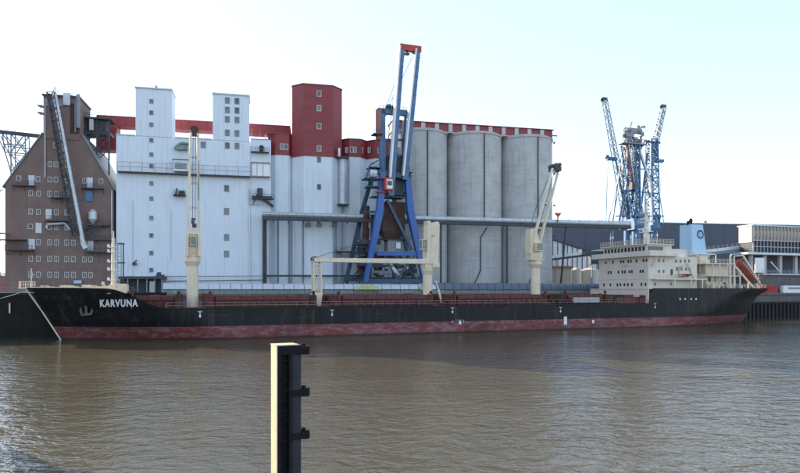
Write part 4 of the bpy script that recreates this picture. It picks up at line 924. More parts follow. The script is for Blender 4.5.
for u in (-3, 1.5, 5.5, 9): v = near(u, 9.2)+.8; g.tube((u,v,8.9),(u,v,10.25),.2).tube((u+.8,v,8.9),(u+.8,v,10.25),.2).tube((u,v,10.2),(u,v,10.35),.32).tube((u+.8,v,10.2),(u+.8,v,10.35),.32)
ship.part('mooring_bitts', g, 'cream')
g = G().box(9.3,11.5,-5.5,-3.5,8.9,10.7).box(9.4,11.6,3.5,5.5,8.9,10.6).tube((7.5,-4.5,8.9),(7.5,-4.5,10.6),.25).tube((7.5,-4.5,10.6),(7.1,-4.5,10.8),.38); ship.part('deck_locker', g, 'cream')
# foremast
um = F.u(113.5, 0); g = G().tube((um,0,8.9),(um,0,16),.5,.42).tube((um,0,16),(um,0,F.z(113,238,0)),.42,.3).tube((um,0,F.z(113,238,0)),(um,0,F.z(113,231,0)),.12).box(um-.8,um+.8,-.6,.6,8.9,10.6)
fm_ = ship.part('foremast', g, 'cream', smooth=True)
g = G()
for y in (247, 252, 262, 270, 280): zz = F.z(113,y,0); g.box(um-1.1, um+.5, -.5, .5, zz-.07, zz+.07).box(um-1.1, um-.7, -.5, -.1, zz, zz+.5)
ship.part('lamp_bracket', g, 'white_paint', fm_)
g = G().ladder((um+1.1,-.3,9.6),(um+1.1,-.3,F.z(113,242,0)),.6,.09,.7).tube((um+1.8,0,9.6),(um+1.8,0,F.z(113,243,0)),.12).box(um+.7,um+2,-.5,.4,F.z(113,243,0)-.2,F.z(113,243,0)).box(um+.7,um+2.1,-.6,.4,F.z(113,262,0)-.2,F.z(113,262,0)); ship.part('ladder_cage', g, 'dark_steel', fm_)
# anchor and hawse
def hullpt(px, py):                      # the near hull side seen at this spot, solved on the true hull shape
    v = -BH
    for _ in range(60): u = F.u(px, v); z = F.z(px, py, v); v = v*.6-halfb(u, z)*.4
    return u, v, z
u, v, z = hullpt(86, 309.5)
g = G().tube((u,v+.3,z+1.0),(u,v-.12,z+1.0),.75,n=16); ship.part('hawse_pipe', g, 'black_paint')
g = G().taper((u,v-.3,z+1.1),(u+.1,v-.38,z-.9),.32,.32,.42,.4).beam((u-.75,v-.42,z-.95),(u+.95,v-.42,z-.8),.5,.42)
for sx in (-1, 1): c_ = u+.1+sx*.72; g.taper((c_,v-.45,z-.9),(c_+sx*.28,v-.55,z-.1),.5,.3,.34,.22).taper((c_+sx*.28,v-.55,z-.1),(c_+sx*.12,v-.6,z+.55),.34,.22,.06,.08)
ship.part('anchor', g, 'anchor_grey')
# writing and marks on the hull: flat plates bent to the hull's own shape
def on_hull(g, m, name, d=.05, label=None):
    g.v = [(x, -halfb(x, z)-d-y*.0, z) for x, y, z in g.v]; return ship.part(name, g, m, label=label)
def text_mesh(txt, size):
    cu = bpy.data.curves.new('t', 'FONT'); cu.body = txt; cu.size = size; cu.resolution_u = 3; cu.offset = .045*size; cu.space_character = 1.18
    o = bpy.data.objects.new('t', cu); COL.objects.link(o); bpy.context.view_layer.update()
    me = bpy.data.meshes.new_from_object(o.evaluated_get(bpy.context.evaluated_depsgraph_get()))
    g = G().add([tuple(v_.co) for v_ in me.vertices], [tuple(p_.vertices) for p_ in me.polygons]); bpy.data.objects.remove(o); bpy.data.meshes.remove(me); return g
ua_, va_, za_ = hullpt(100, 306.6); ub_, vb_, zb_ = hullpt(138, 306.2)
letters = 'KARVUNA'; wsum = ub_-ua_
g = text_mesh(letters, 1.0); xs = [p_[0] for p_ in g.v]; ys = [p_[1] for p_ in g.v]; sx = wsum/(max(xs)-min(xs)); sz = 1.42/(max(ys)-min(ys)); x0 = min(xs)
g.v = [(ua_+(x-x0)*sx, 0, za_+(zb_-za_)*(x-x0)*sx/wsum+y*sz) for x, y, _ in g.v]
g.f = [f for f in g.f]
on_hull(g, 'white_paint', 'ship_name', .06, 'white ship name KARVUNA on the bow')
for x, y in ((200, 314), (332, 312.5), (452.5, 310), (560.5, 309.5), (655, 305.5)):
    u, v, z = hullpt(x, y); g = G().box(u-.42,u+.42,0,0,z+.4,z+.58).box(u-.09,u+.09,0,0,z-.4,z+.4).add([(u-.3,0,z-.3),(u+.3,0,z-.3),(u,0,z-.75)],[(0,2,1)])
    g.f = [f for f in g.f if len(set(g.v[i][0] for i in f)) > 1]
    o = on_hull(g, 'white_paint', 'tug_mark', .05)
for x, y in ((565.3, 320.5), (593, 321.5), (460, 322.5)):
    u, v, z = hullpt(x, y); w_ = .45 if x == 565.3 else .3; h_ = .95 if x == 565.3 else .4
    g = G().add([(u-w_,0,z-h_),(u+w_,0,z-h_),(u+w_,0,z+h_),(u-w_,0,z+h_)],[(0,1,2,3)]); on_hull(g, 'white_paint', 'draught_mark', .05)
u, v, z = hullpt(458, 321.5); g = G().box(u-1.6,u-1.2,0,0,z-.2,z+.2).box(u-.8,u+.8,0,0,z+.3,z+.42).box(u+1.2,u+1.5,0,0,z-.4,z+.4); on_hull(g, 'light_steel', 'load_line_mark', .05)
for x in (680, 685, 691, 696): u, v, z = hullpt(x, 299); ship.part('porthole', G().tube((u, v+.1, z), (u, v-.06, z), .28, n=12), 'light_steel')
u, v, z = hullpt(731, 305.5); g = text_mesh('VARNA', .8); g.v = [(u-1.4+x, 0, z+y*.8) for x, y, _ in g.v]
# rubbing strake, sheer strake plates standing a little proud
g = G()
for k in range(60):
    a = 20+k*(UP-20)/60; b_ = 20+(k+1)*(UP-20)/60; g.beam((a,-halfb(a,6)-.03,5.98),(b_,-halfb(b_,6)-.03,5.98),.16,.22)
ship.part('deck_edge_bar', g, 'black_paint')
for x in (206, 263, 303, 345, 398, 418, 470, 520, 575, 612): u, v, z = hullpt(x, 311); ship.part('scupper', G().box(u-.25, u+.25, v-.06, v+.1, z+1.5, z+1.8), 'dark_steel')
# deck railings
g = G(); pts = [(u, -halfb(u, 6)+.15, 6.05) for u in [18.5+k*2.05 for k in range(int((UP-18.5)/2.05)+1)]]
g.rail(pts, 1.1, 2.05, .06, 2); ship.part('railing', g, 'rail_paint')
g = G().rail([(x, -y, z) for x, y, z in pts], 1.1, 2.05, .06, 2); ship.part('railing', g, 'rail_paint')
pts = [(u, -halfb(u, 9.4)+.15, ztop(u)) for u in [UP+22+k*2 for k in range(int((182.5-UP-22)/2))]]
ship.part('railing', G().rail(pts, 1.1, 1.6, .08, 3), 'cream'); ship.part('railing', G().rail([(x,-y,z) for x, y, z in pts], 1.1, 1.6, .08, 3), 'cream')

# hatches
cr = (192.5, 316.5, 427.5, 535.5); uc_ = [F.u(x, 0) for x in cr]
hz = [(F.u(128, -8), uc_[0]-2.6), (uc_[0]+2.6, uc_[1]-2.4), (uc_[1]+2.4, uc_[2]-2.6), (uc_[2]+2.6, uc_[3]-2.6), (uc_[3]+2.6, UP-11)]
for k, (a, b_) in enumerate(hz):
    bw = 5.2 if k == 0 else 8.3
    g = G().box(a+1.2, b_-1.2, -bw, bw, 6.0, 7.6)
    q = a+1.8
    while q < b_-1.4: g.box(q-.08, q+.08, -bw-.35, -bw, 6.0, 7.5); q += 1.5
    g.box(a+1.1, b_-1.1, -bw-.4, bw+.4, 7.5, 7.62)
    co = ship.part('hatch_coaming', g, 'hatch')
    n = max(3, round((b_-a-2.4)/4.6)); wd = (b_-a-2.4)/n
    for i in range(n):
        x = a+1.2+i*wd; g = G().box(x+.05, x+wd-.05, -bw-.15, bw+.15, 7.64, 8.35+.12*((i+k) % 2)); ship.part('hatch_cover', g, 'hatch', co)
    # cross-deck gear between hatches
    for e in (a+.3, b_-.3):
        g = G()
        for v in (-7.4, -4.8, 5.2): g.box(e-.7, e+.7, v-.6, v+.6, 6, 7.9+random.random()*.9).tube((e-.2,v+.8,7.2),(e-.2,v+1.7,7.2),.55,n=10)
        g.tube((e,-8.6,6),(e,-8.6,8.9),.18).tube((e,-8.6,8.9),(e-.3,-8.6,9.2),.36,n=10).tube((e+.5,-6,6),(e+.5,-6,8.7),.22)
        ship.part('deck_winch', g, random.choice(('rust', 'hatch')))
    g = G()
    for i in range(int((b_-a)/2.4)): x = a+1.6+i*2.4+random.uniform(-.3,.3); g.box(x-.25, x+.25, -9.6, -9.1, 6, 6.5+random.random()*.5)
    a = max(a, 22); g.tube((a,-10.2,6.5),(b_,-10.2,6.5),.1).tube((a,-10.6,6.35),(b_,-10.6,6.35),.07)
    ship.part('deck_piping', g, 'rust')
# gangway lying along the rail before the bridge
ua_, ub_ = F.u(573, -BH), F.u(598, -BH)
ship.part('accommodation_ladder', G().lattice((ua_,-11.7,7.1),(ub_,-11.7,7.1),1.0,.5,16,.09), 'light_steel')

# cranes
def column(uc, ybase_top, w0, w1, zk, lab):
    g = G().tube((uc,0,6),(uc,0,zk-1.5),w0,w0,n=20).tube((uc,0,zk-1.5),(uc,0,zk-.5),w0,w1,n=20).tube((uc,0,zk-.5),(uc,0,zk+.6),w1,w1,n=20)
    return ship.part('deck_crane', g, 'cream', smooth=True, label=lab)
P = lambda x, y, v=0: F.p(x, y, v)
# first crane, jib raised straight up and seen face on
uc = uc_[0]; zk = F.z(192, 259, 0)
c1 = column(uc, 0, 1.15, 1.6, zk, 'deck crane nearest the bow, jib raised nearly upright')
z_ = lambda y: F.z(192.5, y, -1)
X = lambda x, v=-1: F.u(x, v)
ship.part('crane_house', G().slab([(X(187),zk+.6),(X(199),zk+.6),(X(199),z_(233)),(X(187.5),z_(233))], -1.3, 1.3), 'cream', c1)
g = G().taper((X(186.6),-1.5,z_(256)),(X(190.6),-2.0,z_(134)),.55,.8,.42,.5).taper((X(199),-1.5,z_(256)),(X(197.3),-2.0,z_(134)),.55,.8,.42,.5)
for y, h_ in ((232,1.1),(183.5,.5),(208,.3),(158,.3),(136,.6)):
    f = (256-y)/122; a = X(186.6)+(X(190.6)-X(186.6))*f; b_ = X(199)+(X(197.3)-X(199))*f; g.box(a, b_, -2.0, -1.6, z_(y)-h_/2, z_(y)+h_/2)
ship.part('jib', g, 'cream', c1)
g = G().tube((X(194),-2.2,z_(131)),(X(194),-1.6,z_(131)),.8,n=14).box(X(192),X(196),-2.3,-1.5,z_(137),z_(132)); ship.part('jib_head', g, 'rust', c1)
cb = ship.part('operator_cab', G().box(X(189.8),X(196.2),-2.9,-1.35,z_(246),z_(236.5)), 'cream', c1)
ship.part('cab_window', G().box(X(190.3),X(195.7),-3.0,-2.9,z_(245),z_(237.3)), 'green_glass', c1)
g = G().box(X(191.8),X(196),-2.6,-1.8,z_(228),z_(224)).box(X(190.8),X(194),-2.6,-1.9,z_(224),z_(221.5)).tube((X(193),-2.4,z_(221)),(X(193),-2.4,z_(219)),.4); ship.part('hook_block', g, 'dark_steel', c1)
g = G()
for dx, y in ((-.25,222),(.25,222),(.9,200)): g.beam((X(194)+dx,-2.0,z_(132)),(X(193.5)+dx,-2.3,z_(y)),.09)
ship.part('hoist_rope', g, 'dark_steel', c1)
g = G().box(X(186.5),X(199.5),-1.7,1.7,zk+.6,zk+.8).rail([(X(185.8),-1.8,zk+.7),(X(199.8),-1.8,zk+.7)],.9,1,.06); ship.part('slewing_platform', g, 'cream', c1)
# boom rest (twin post trestle)
u = uc_[1]; P2 = lambda x, y: F.p(x, y, 0)
g = G()
for x in (312.6, 320.2):
    for v in (-.7, .7): g.beam((F.u(x+.6,0),v,6.0+2.6),(F.u(x,0),v,F.z(316,262,0)),.28)
    g.beam((F.u(x,0),-.8,F.z(316,262,0)),(F.u(x,0),.8,F.z(316,262,0)),.3)
for k in range(11): zz = 8.8+(F.z(316,262,0)-8.8)*k/10; g.beam((F.u(312.8,0),-.7,zz),(F.u(320.4,0),-.7,zz),.16).beam((F.u(312.8,0),.7,zz),(F.u(320.4,0),.7,zz),.16)
for x in (315.2, 317.8): g.beam((F.u(x,0),0,8.6),(F.u(x,0),0,F.z(316,264,0)),.22)
tr = ship.part('boom_rest', g, 'cream', label='twin post boom rest between the second and third hatch')
ship.part('rest_base', G().taper((u,0,6),(u,0,8.7),1.6,1.6,2.3,1.9), 'cream', tr)
ship.part('rest_platform', G().box(F.u(311.5,0),F.u(321.5,0),-1,1,F.z(316,262,0),F.z(316,261.3,0)).rail([(F.u(311.5,0),-1,F.z(316,261.3,0)),(F.u(321.5,0),-1,F.z(316,261.3,0))],.8,.9,.06), 'cream', tr)
# second crane: jib lowered flat onto the rest
uc = uc_[2]; zk = F.z(428, 268.5, 0); c2 = column(uc, 0, 1.15, 1.45, zk, 'amidships deck crane with its jib lowered onto the rest')
z_ = lambda y: F.z(430, y, 0); X = lambda x, v=0: F.u(x, v)
ship.part('crane_house', G().slab([(X(422.5),z_(268)),(X(434),z_(268)),(X(436),z_(262)),(X(437.3),z_(224)),(X(426),z_(223)),(X(424.8),z_(258))], -1.3, 1.3), 'cream', c2)
ship.part('crane_house_top', G().box(X(425.5),X(429),-1,1,z_(223.2),z_(221.5)).box(X(433.5),X(437.3),-1,1,z_(224.2),z_(222)), 'cream', c2)
g = G().box(X(420.3),X(424.4),-1.1,.7,z_(250),z_(239.8)); cb = ship.part('operator_cab', g, 'cream', c2)
ship.part('cab_window', G().box(X(420.8),X(424),-1.2,-1.1,z_(249),z_(240.5)).box(X(420.3)-.06,X(420.3),-.9,.5,z_(249),z_(240.5)), 'green_glass', c2)
g = G()
for v in (-1.3, 1.3): g.taper((X(431),v,z_(261.6)),(X(313),v*.7,F.z(313,259.9,0)),1.15,.5,.8,.45)
for k in range(9): xx = X(318+k*12); g.beam((xx,-1.25,z_(260.2)),(xx,1.25,z_(260.2)),.25)
ship.part('jib', g, 'cream', c2)
ship.part('jib_head', G().tube((X(314),-.9,F.z(314,259,0)),(X(314),.9,F.z(314,259,0)),.6,n=12).box(X(313),X(318),-.9,.9,F.z(314,261,0),F.z(314,259.5,0)), 'rust', c2)
g = G().tube((X(434.5),-1.6,z_(265)),(X(434.5),-1.2,z_(265)),.55,n=12).box(X(430),X(437),-1.5,-1.3,z_(267.5),z_(263)); ship.part('jib_hinge', g, 'cream', c2)
ship.part('wall_mark', G().box(X(429),X(432.5),-1.34,-1.3,z_(236.8),z_(236.1)), 'dark_steel', c2)
ship.part('hoist_rope', G().beam((X(314),0,F.z(314,258,0)),(X(346),0,z_(250)),.1).beam((X(346),0,z_(250)),(X(427),0,z_(224)),.05), 'dark_steel', c2)
ship.part('guy_brace', G().beam((X(436.5),-2,8.5),(X(434),-1,z_(281)),.25).beam((X(438),-2,6.5),(X(435),-2,9.5),.4), 'cream', c2)
# aft crane: jib luffed up and leaning aft
uc = uc_[3]; zk = F.z(535, 262.5, 0); c3 = column(uc, 0, 1.2, 1.7, zk, 'aftermost deck crane with its jib luffed up towards the bridge')
z_ = lambda y: F.z(535, y, 0)
ship.part('crane_house', G().slab([(X(528.5),zk+.6),(X(540),zk+.6),(X(540),z_(252)),(X(533.5),z_(229)),(X(528),z_(229.5)),(X(528),z_(250))], -1.2, 1.2), 'cream', c3)
g = G()
for (a, b_), (c_, d_), v in (((530,254),(552.5,168),-1.2),((538.5,247),(558,169),1.2)): g.taper((X(a,v),v,z_(b_)),(X(c_,v),v,z_(d_)),.5,.8,.42,.55)
for (a, b_, c_, d_) in ((542.4,203,549.5,203.5),(536.3,228,543.5,228),(551.5,171,557.5,171)): g.beam((X(a),-1.2,z_(b_)),(X(c_),1.2,z_(d_)),.45)
ship.part('jib', g, 'cream', c3)
ship.part('jib_head', G().box(X(551.5),X(558.5),-1.3,1.3,z_(170),z_(165.5)).tube((X(553.5),-1.4,z_(165)),(X(553.5),1.4,z_(165)),.7,n=12).tube((X(557.3),-1.2,z_(163.5)),(X(557.3),1.2,z_(163.5)),.5,n=12), 'dark_steel', c3)
ship.part('operator_cab', G().box(X(531),X(537.5),-2.6,-1.2,z_(251.5),z_(243.5)), 'cream', c3); ship.part('cab_window', G().box(X(531.5),X(537),-2.7,-2.6,z_(250.7),z_(244)), 'green_glass', c3)
ship.part('hoist_rope', G().beam((X(553),0,z_(166)),(X(534),0,z_(213)),.1).beam((X(534),0,z_(213)),(X(530.5),0,z_(230)),.1).beam((X(556),.2,z_(166)),(X(538),.2,z_(232)),.08), 'dark_steel', c3)
ship.part('slewing_platform', G().box(X(527.5),X(541),-1.8,1.8,zk+.55,zk+.75).rail([(X(527.5),-1.8,zk+.7),(X(541),-1.8,zk+.7)],.9,1,.06), 'cream', c3)

# superstructure
hb = 9.6; uf = F.u(648.5, -hb); z0 = 6.05; z1 = F.z(648, 244.4, -hb)
acc = ship.part('superstructure', G().box(uf, uf+13.5, -hb, hb, z0, z1-3.0), 'cream_wall')
# deck edges, plates and windows on the forward face (faces the bow)
def side_win(u, v, z, w_=.55, h_=.8, m='glass', par=acc, nm='window'):
    return ship.part(nm, G().box(u-.07, u+.05, v-w_/2, v+w_/2, z-h_/2, z+h_/2), m, par)
def fv(px):          # v position on the forward face seen at px
    k = (px-400)/FPX; return ((F.x+uf*F.c)-k*(F.y+uf*F.s))/(F.s+k*F.c)
def fz(px, py): v = fv(px); return CAMH+(HY-py)/FPX*(F.y+uf*F.s+v*F.c)
for y, xs in ((261.5, (606,613,621,623.5,628.5,631,636.5,643.5,646.5)), (271.8, (608.5,611,618.5,622.5,625,629.5,632,640.5,643)), (284.6, (604,610.5,617.5,620.5,624.5,628,632,641.5,645.5))):
    for x in xs: side_win(uf, fv(x), fz(625, y))
ship.part('bulkhead_sign', G().box(uf-.05, uf, fv(628), fv(621.5), fz(625,266.2), fz(625,265.6)), 'grey_steel', acc)
g = G()
for y in (267, 279): g.box(uf-.08, uf+.02, -hb-.05, hb, fz(625,y)-.06, fz(625,y)+.06)
ship.part('deck_seam', g, 'cream_wall', acc)
# wheelhouse and wings
wz0 = z1-3.0
ship.part('bridge_deck', G().slab([(uf-1.2,wz0),(uf+9,wz0),(uf+9,wz0+.3),(uf-1.2,wz0+.3)], -11.2, 11.2).box(uf-1.3,uf-1.15,-11.2,11.2,wz0,wz0+1.35), 'cream_wall', acc)
wh = ship.part('wheelhouse', G().box(uf+.6, uf+9, -hb+1.2, hb-1.2, wz0+.3, z1+.1), 'cream_wall')
ship.part('window_band', G().box(uf+.52, uf+.62, -hb+1.5, hb-1.5, wz0+1.55, z1-.35).box(uf+.9, uf+6, -hb+1.12, -hb+1.22, wz0+1.55, z1-.35), 'glass', wh)
g = G()
for i in range(13): v = -hb+1.6+i*(2*hb-3.2)/12; g.box(uf+.44, uf+.55, v-.16, v+.16, wz0+1.5, z1-.3)
ship.part('window_post', g, 'cream_wall', wh)
ship.part('monkey_deck', G().box(uf-.1, uf+9.3, -hb+.6, hb-.6, z1+.1, z1+.35), 'cream_wall', wh)
ship.part('railing', G().rail([(uf,-hb+.7,z1+.35),(uf,hb-.7,z1+.35)],1.2,1.2,.09,3).rail([(uf,-hb+.7,z1+.35),(uf+9.2,-hb+.7,z1+.35)],1.2,1.2,.09,3), 'cream', wh)
for v in (-1, 1): ship.part('bridge_wing', G().slab([(uf-1.2,wz0),(uf+3.5,wz0),(uf+3.5,wz0+1.4),(uf-1.2,wz0+1.4)], v*11.3-.1, v*11.3+.1), 'cream_wall', acc)
g = G().beam((uf+1,-11.2,wz0),(uf+1,-hb,wz0-2.8),.3).beam((uf+1,11.2,wz0),(uf+1,hb,wz0-2.8),.3); ship.part('wing_bracket', g, 'cream_wall', acc)
# near side windows of the house
X = lambda x, v=-hb: F.u(x, v); Zs = lambda y, x=665: F.z(x, y, -hb)
def nwin(x, y, w_=.6, h_=.8, v=-hb, m='glass'): ship.part('window', G().box(X(x,v)-w_/2, X(x,v)+w_/2, v-.06, v+.05, F.z(x,y,v)-h_/2, F.z(x,y,v)+h_/2), m, acc)
for x in (659, 663.5): nwin(x, 271.3); nwin(x, 260.5)
for x in (655, 671): nwin(x, 284)
ship.part('side_door', G().box(X(670.5),X(672.8),-hb-.05,-hb,Zs(275.5),Zs(269)), 'dark_steel', acc)
# lower and aft blocks
a1, a2 = uf+13.5, X(697)
ship.part('aft_house', G().box(a1, a2, -hb, hb, 9.3, Zs(256.5)), 'cream_wall', acc)
ship.part('house_top_rail', G().rail([(a1,-hb+.1,Zs(256.5)),(a2,-hb+.1,Zs(256.5))],1.1,1.5,.08,3), 'cream', acc)
for x in (676, 680.5, 685, 689): nwin(x, 261); nwin(x+1, 269)
b1 = X(690); 
ship.part('upper_house', G().box(uf+8.9, uf+17, -6, 6, Zs(256.5), Zs(247.5)), 'cream_wall', acc)
ship.part('white_locker', G().box(X(678,-9),X(684,-9),-9,-7.5,Zs(256.5),Zs(253.2)), 'white_paint', acc)
# boat deck overhang with posts
bz = Zs(278.5)
ship.part('boat_deck', G().box(X(655,-11.2), X(706,-11.2), -11.3, -hb+.0, bz-.3, bz), 'cream_wall')
g = G()
for x in (674.3, 690.5, 702): g.beam((X(x,-11),-11.1,9.3),(X(x,-11),-11.1,bz),.3)
g.beam((X(690,-11),-11,9.3),(X(697,-11),-11,bz),.18)
ship.part('deck_pillar', g, 'cream'); ship.part('railing', G().rail([(X(655,-11.2),-11.2,bz),(X(706,-11.2),-11.2,bz)],1.1,1.5,.08,3), 'cream')
# workboat in davits
g = G(); n = 10; vs = []
ba, bb = X(680,-10.8), X(692,-10.8)
for i in range(n+1):
    x = ba+(bb-ba)*i/n; f = math.sin(math.pi*min(1, max(.0, .04+.92*i/n)))**.5
    for j in range(9): th_ = math.pi*j/8; vs.append((x, -10.6-math.cos(th_)*.9*f, bz+1.2-math.sin(th_)*.75*f))
g.add(vs, [(i*9+j, (i+1)*9+j, (i+1)*9+j+1, i*9+j+1) for i in range(n) for j in range(8)]+[(i*9+8, (i+1)*9+8, (i+1)*9, i*9) for i in range(n)])
rb = ship.part('rescue_boat', g, 'orange', smooth=True)
ship.part('davit', G().beam((X(679,-9.8),-9.8,bz),(X(679.5,-9.8),-9.9,bz+3.2),.25).beam((X(679.5,-9.8),-9.9,bz+3.2),(X(683,-10.8),-10.8,bz+3.4),.22).beam((X(694,-9.8),-9.8,bz+.2),(X(687,-9.8),-10,bz+4.2),.22), 'cream')
# funnel
fz0, fz1 = Zs(266, 690), F.z(690, 223.5, -3)
fu = lambda x, v=-3: F.u(x, v)
vf = 2.5
g = G(); bot = [(fu(694.5),-vf),(fu(711),-vf),(fu(711),vf),(fu(694.5),vf)]; top = [(fu(694.5),-vf+.6),(fu(706),-vf+.6),(fu(706),vf-.2),(fu(694.5),vf-.2)]
g.add([(x, y, fz0-2) for x, y in bot]+[(x, y, fz1) for x, y in top], [(3,2,1,0),(4,5,6,7),(0,1,5,4),(1,2,6,5),(2,3,7,6),(3,0,4,7)])
fn = ship.part('funnel', g, 'funnel')
ship.part('exhaust_pipe', G().tube((fu(695.5),-.6,fz1-.2),(fu(695),-.6,fz1+1.0),.45,n=12).tube((fu(696.5),-.6,fz1+.8),(fu(698),-.6,fz1+1.6),.4,n=12).tube((fu(701),.6,fz1-.2),(fu(702),.6,fz1+1.6),.3,n=12), 'black_paint', fn)
# emblem: ring with a stylised swirl, set on the sloping near face
def fface(x, z): t_ = (z-(fz0-2))/(fz1-(fz0-2)); return -vf+.6*t_
ec = (fu(700.8,-2.2), F.z(697.2, 234.2, -2.2))
def ring(r0, r1, a0, a1, m, nm, n=36, cx=0, cz=0, d=.05):
    g = G(); vs = []
    for i in range(n+1):
        a = R(a0+(a1-a0)*i/n)
        for r_ in (r0, r1): x = ec[0]+cx+math.cos(a)*r_; z = ec[1]+cz+math.sin(a)*r_; vs.append((x, fface(x, z)-d, z))
    g.add(vs, [(2*i, 2*i+1, 2*i+3, 2*i+2) for i in range(n)]); return ship.part(nm, g, m, fn)
ring(1.02, 1.32, 0, 360, 'navy', 'emblem_ring'); ring(.0, 1.0, 0, 360, 'crane_blue', 'emblem_disc', d=.04)
ring(.50, .68, -20, 200, 'white_paint', 'emblem_arc', cz=-.1, d=.07); ring(.16, .32, 0, 360, 'white_paint', 'emblem_arc', cz=-.15, d=.07)
ring(.72, .84, 200, 340, 'white_paint', 'emblem_arc', cz=.1, d=.07)
# engine casing / aft deckhouses
ship.part('engine_casing', G().box(X(697), X(708), -6, 6, 9.3, Zs(263.5,700)), 'cream_wall')
dz = Zs(264.2, 720)
dh = ship.part('aft_deckhouse', G().box(X(706,-8.5), X(727,-8.5), -8.5, 8.5, 9.3, dz-.05), 'cream_wall')
ship.part('poop_house_deck', G().box(X(704,-10), X(734.5,-10), -10.4, 10.4, dz-.05, dz+.25), 'cream_wall', dh)
ship.part('railing', G().rail([(X(704,-10),-10.3,dz+.25),(X(734,-10),-10.3,dz+.25)],1.1,1.4,.08,3), 'cream', dh)
g = G()
for x in (712, 719, 727, 733): g.beam((X(x,-10),-10.2,9.5),(X(x,-10),-10.2,dz),.28)
ship.part('deck_pillar', g, 'cream', dh)
ship.part('aft_upper_house', G().box(X(706,-7), X(716,-7), -5, 5, dz+.25, Zs(253.5,712)), 'cream_wall', dh)
ship.part('upper_house_roof', G().box(X(704,-7), X(718.5,-7), -6, 6, Zs(253.5,712), Zs(252.7,712)), 'white_paint', dh)
for x in (709, 713): ship.part('window', G().box(X(x,-5)-.35, X(x,-5)+.35, -5.06, -4.9, dz+1.4, dz+2.3), 'glass', dh)
for x in (709.5, 715, 721): ship.part('window', G().box(X(x,-8.5)-.4, X(x,-8.5)+.4, -8.56, -8.4, 11.8, 13.0), 'glass', dh)
ship.part('side_door', G().box(X(724.5,-8.5)-.5, X(724.5,-8.5)+.5, -8.56, -8.4, 9.6, 11.6), 'dark_steel', dh)
mz = dz-3.2
ship.part('mooring_deck', G().box(X(708,-11), X(739,-11), -11.0, -8.6, mz-.12, mz+.1).rail([(X(708,-11),-10.9,mz+.1),(X(739,-11),-10.9,mz+.1)],1.0,1.4,.08,2), 'cream', dh)
g = G()
for k in range(14): x = X(random.uniform(708, 741), -9.5); v = random.uniform(-10.5, -8.7); s_ = random.uniform(.25, .6); g.box(x-s_, x+s_, v-.3, v+.3, 9.5, 9.9+s_*2)
ship.part('deck_gear', g, 'cream')
g = G()
for k in range(9): x = X(random.uniform(720, 748), -9.5); v = random.uniform(-10.5, -6); g.tube((x,v-.4,10.1),(x,v+.4,10.1),.5,n=10).box(x-.5,x+.5,v-.5,v+.5,9.3,10.0)
ship.part('mooring_winch', g, 'grey_steel')
# free fall lifeboat and its slip
vL = -4.5
PL = lambda x, y, v=vL: F.p(x, y, v)
g = G()
for v in (vL-1.5, vL+1.5):
    g.beam(F.p(733,264,v), F.p(756.5,291,v), .35, .5).beam(F.p(743,255.5,v), F.p(760,283.5,v), .35, .45).beam(F.p(734,256,v), F.p(743.5,255.5,v), .3).beam(F.p(734,256,v), F.p(735,290,v), .3).beam(F.p(748,281,v), (F.u(748,v),v,9.4), .35).beam(F.p(757,283,v), (F.u(757,v),v,9.4), .35).beam(F.p(740,270,v),(F.u(740,v),v,9.4),.3)
g.beam(F.p(743,255.5,vL-1.5), F.p(743,255.5,vL+1.5), .3).beam(F.p(759.5,283,vL-1.5), F.p(759.5,283,vL+1.5), .3)
ship.part('lifeboat_slip', g, 'cream')
A_ = Vector(PL(737.5,260.5)); B_ = Vector(PL(753.5,281)); d_ = (B_-A_).normalized(); up = Vector((0,1,0)).cross(d_).normalized()
up = -up if up.z < 0 else up
g = G(); vs = []; n = 14; m_ = 16
for i in range(n+1):
    f = i/n; rr = (min(1, math.sin(math.pi*(.06+.9*f))*1.35))**.7*1.35
    for j in range(m_): a = 2*math.pi*j/m_; vs.append(tuple(A_.lerp(B_, f)+Vector((0,1,0))*math.cos(a)*rr*.95+up*math.sin(a)*rr*(1.0)))
g.add(vs, [(i*m_+j, i*m_+(j+1) % m_, (i+1)*m_+(j+1) % m_, (i+1)*m_+j) for i in range(n) for j in range(m_)]+[tuple(range(m_))[::-1], tuple(range(n*m_, n*m_+m_))])
lb = ship.part('lifeboat', g, 'orange', smooth=True, label='orange red free fall lifeboat pointing down over the stern')
g = G(); c = A_.lerp(B_, .2)+up*1.3; g.beam(c-d_*.9, c+d_*.9, 1.5, .9); ship.part('conning_hatch', g, 'orange', lb)
ship.part('grab_line', G().beam(A_.lerp(B_,.1)+Vector((0,-1.32,0)), A_.lerp(B_,.9)+Vector((0,-1.32,0)), .1), 'white_paint', lb)
ship.part('provision_crane', G().beam(F.p(700,272,-7),F.p(700,256,-7),.45).beam(F.p(700,257,-7),F.p(689,250,-7),.3).beam(F.p(706,280,-9),F.p(706,262,-9),.35).beam(F.p(706,263,-9),F.p(699,259,-9),.25), 'cream')
# main mast over the wheelhouse
um = F.u(646.3, 0); zb_ = z1+.35
g = G().tube((um,0,zb_),(um,0,F.z(646,226,0)),.75,.6,n=14).tube((um,0,F.z(646,226,0)),(um,0,F.z(646,207,0)),.5,.3,n=14).tube((um,0,F.z(646,207,0)),(um,0,F.z(646,198,0)),.08)
mm = ship.part('main_mast', g, 'cream', smooth=True)
g = G()
for y, w_ in ((232, 2.2), (222, 2.6), (213, 1.6)): zz = F.z(646,y,0); g.box(um-.5, um+.5, -w_, w_, zz-.1, zz+.05).rail([(um-.5,-w_,zz),(um-.5,w_,zz)],.9,.8,.06)
g.box(um-1.4, um-1.2, -1.8, 1.8, F.z(646,229.5,0), F.z(646,228.4,0)).beam((um-1.3,0,F.z(646,231,0)),(um-1.3,0,F.z(646,229,0)),.2).box(um-1.1,um-.95,-1.2,1.2,F.z(646,219.5,0),F.z(646,218.6,0))
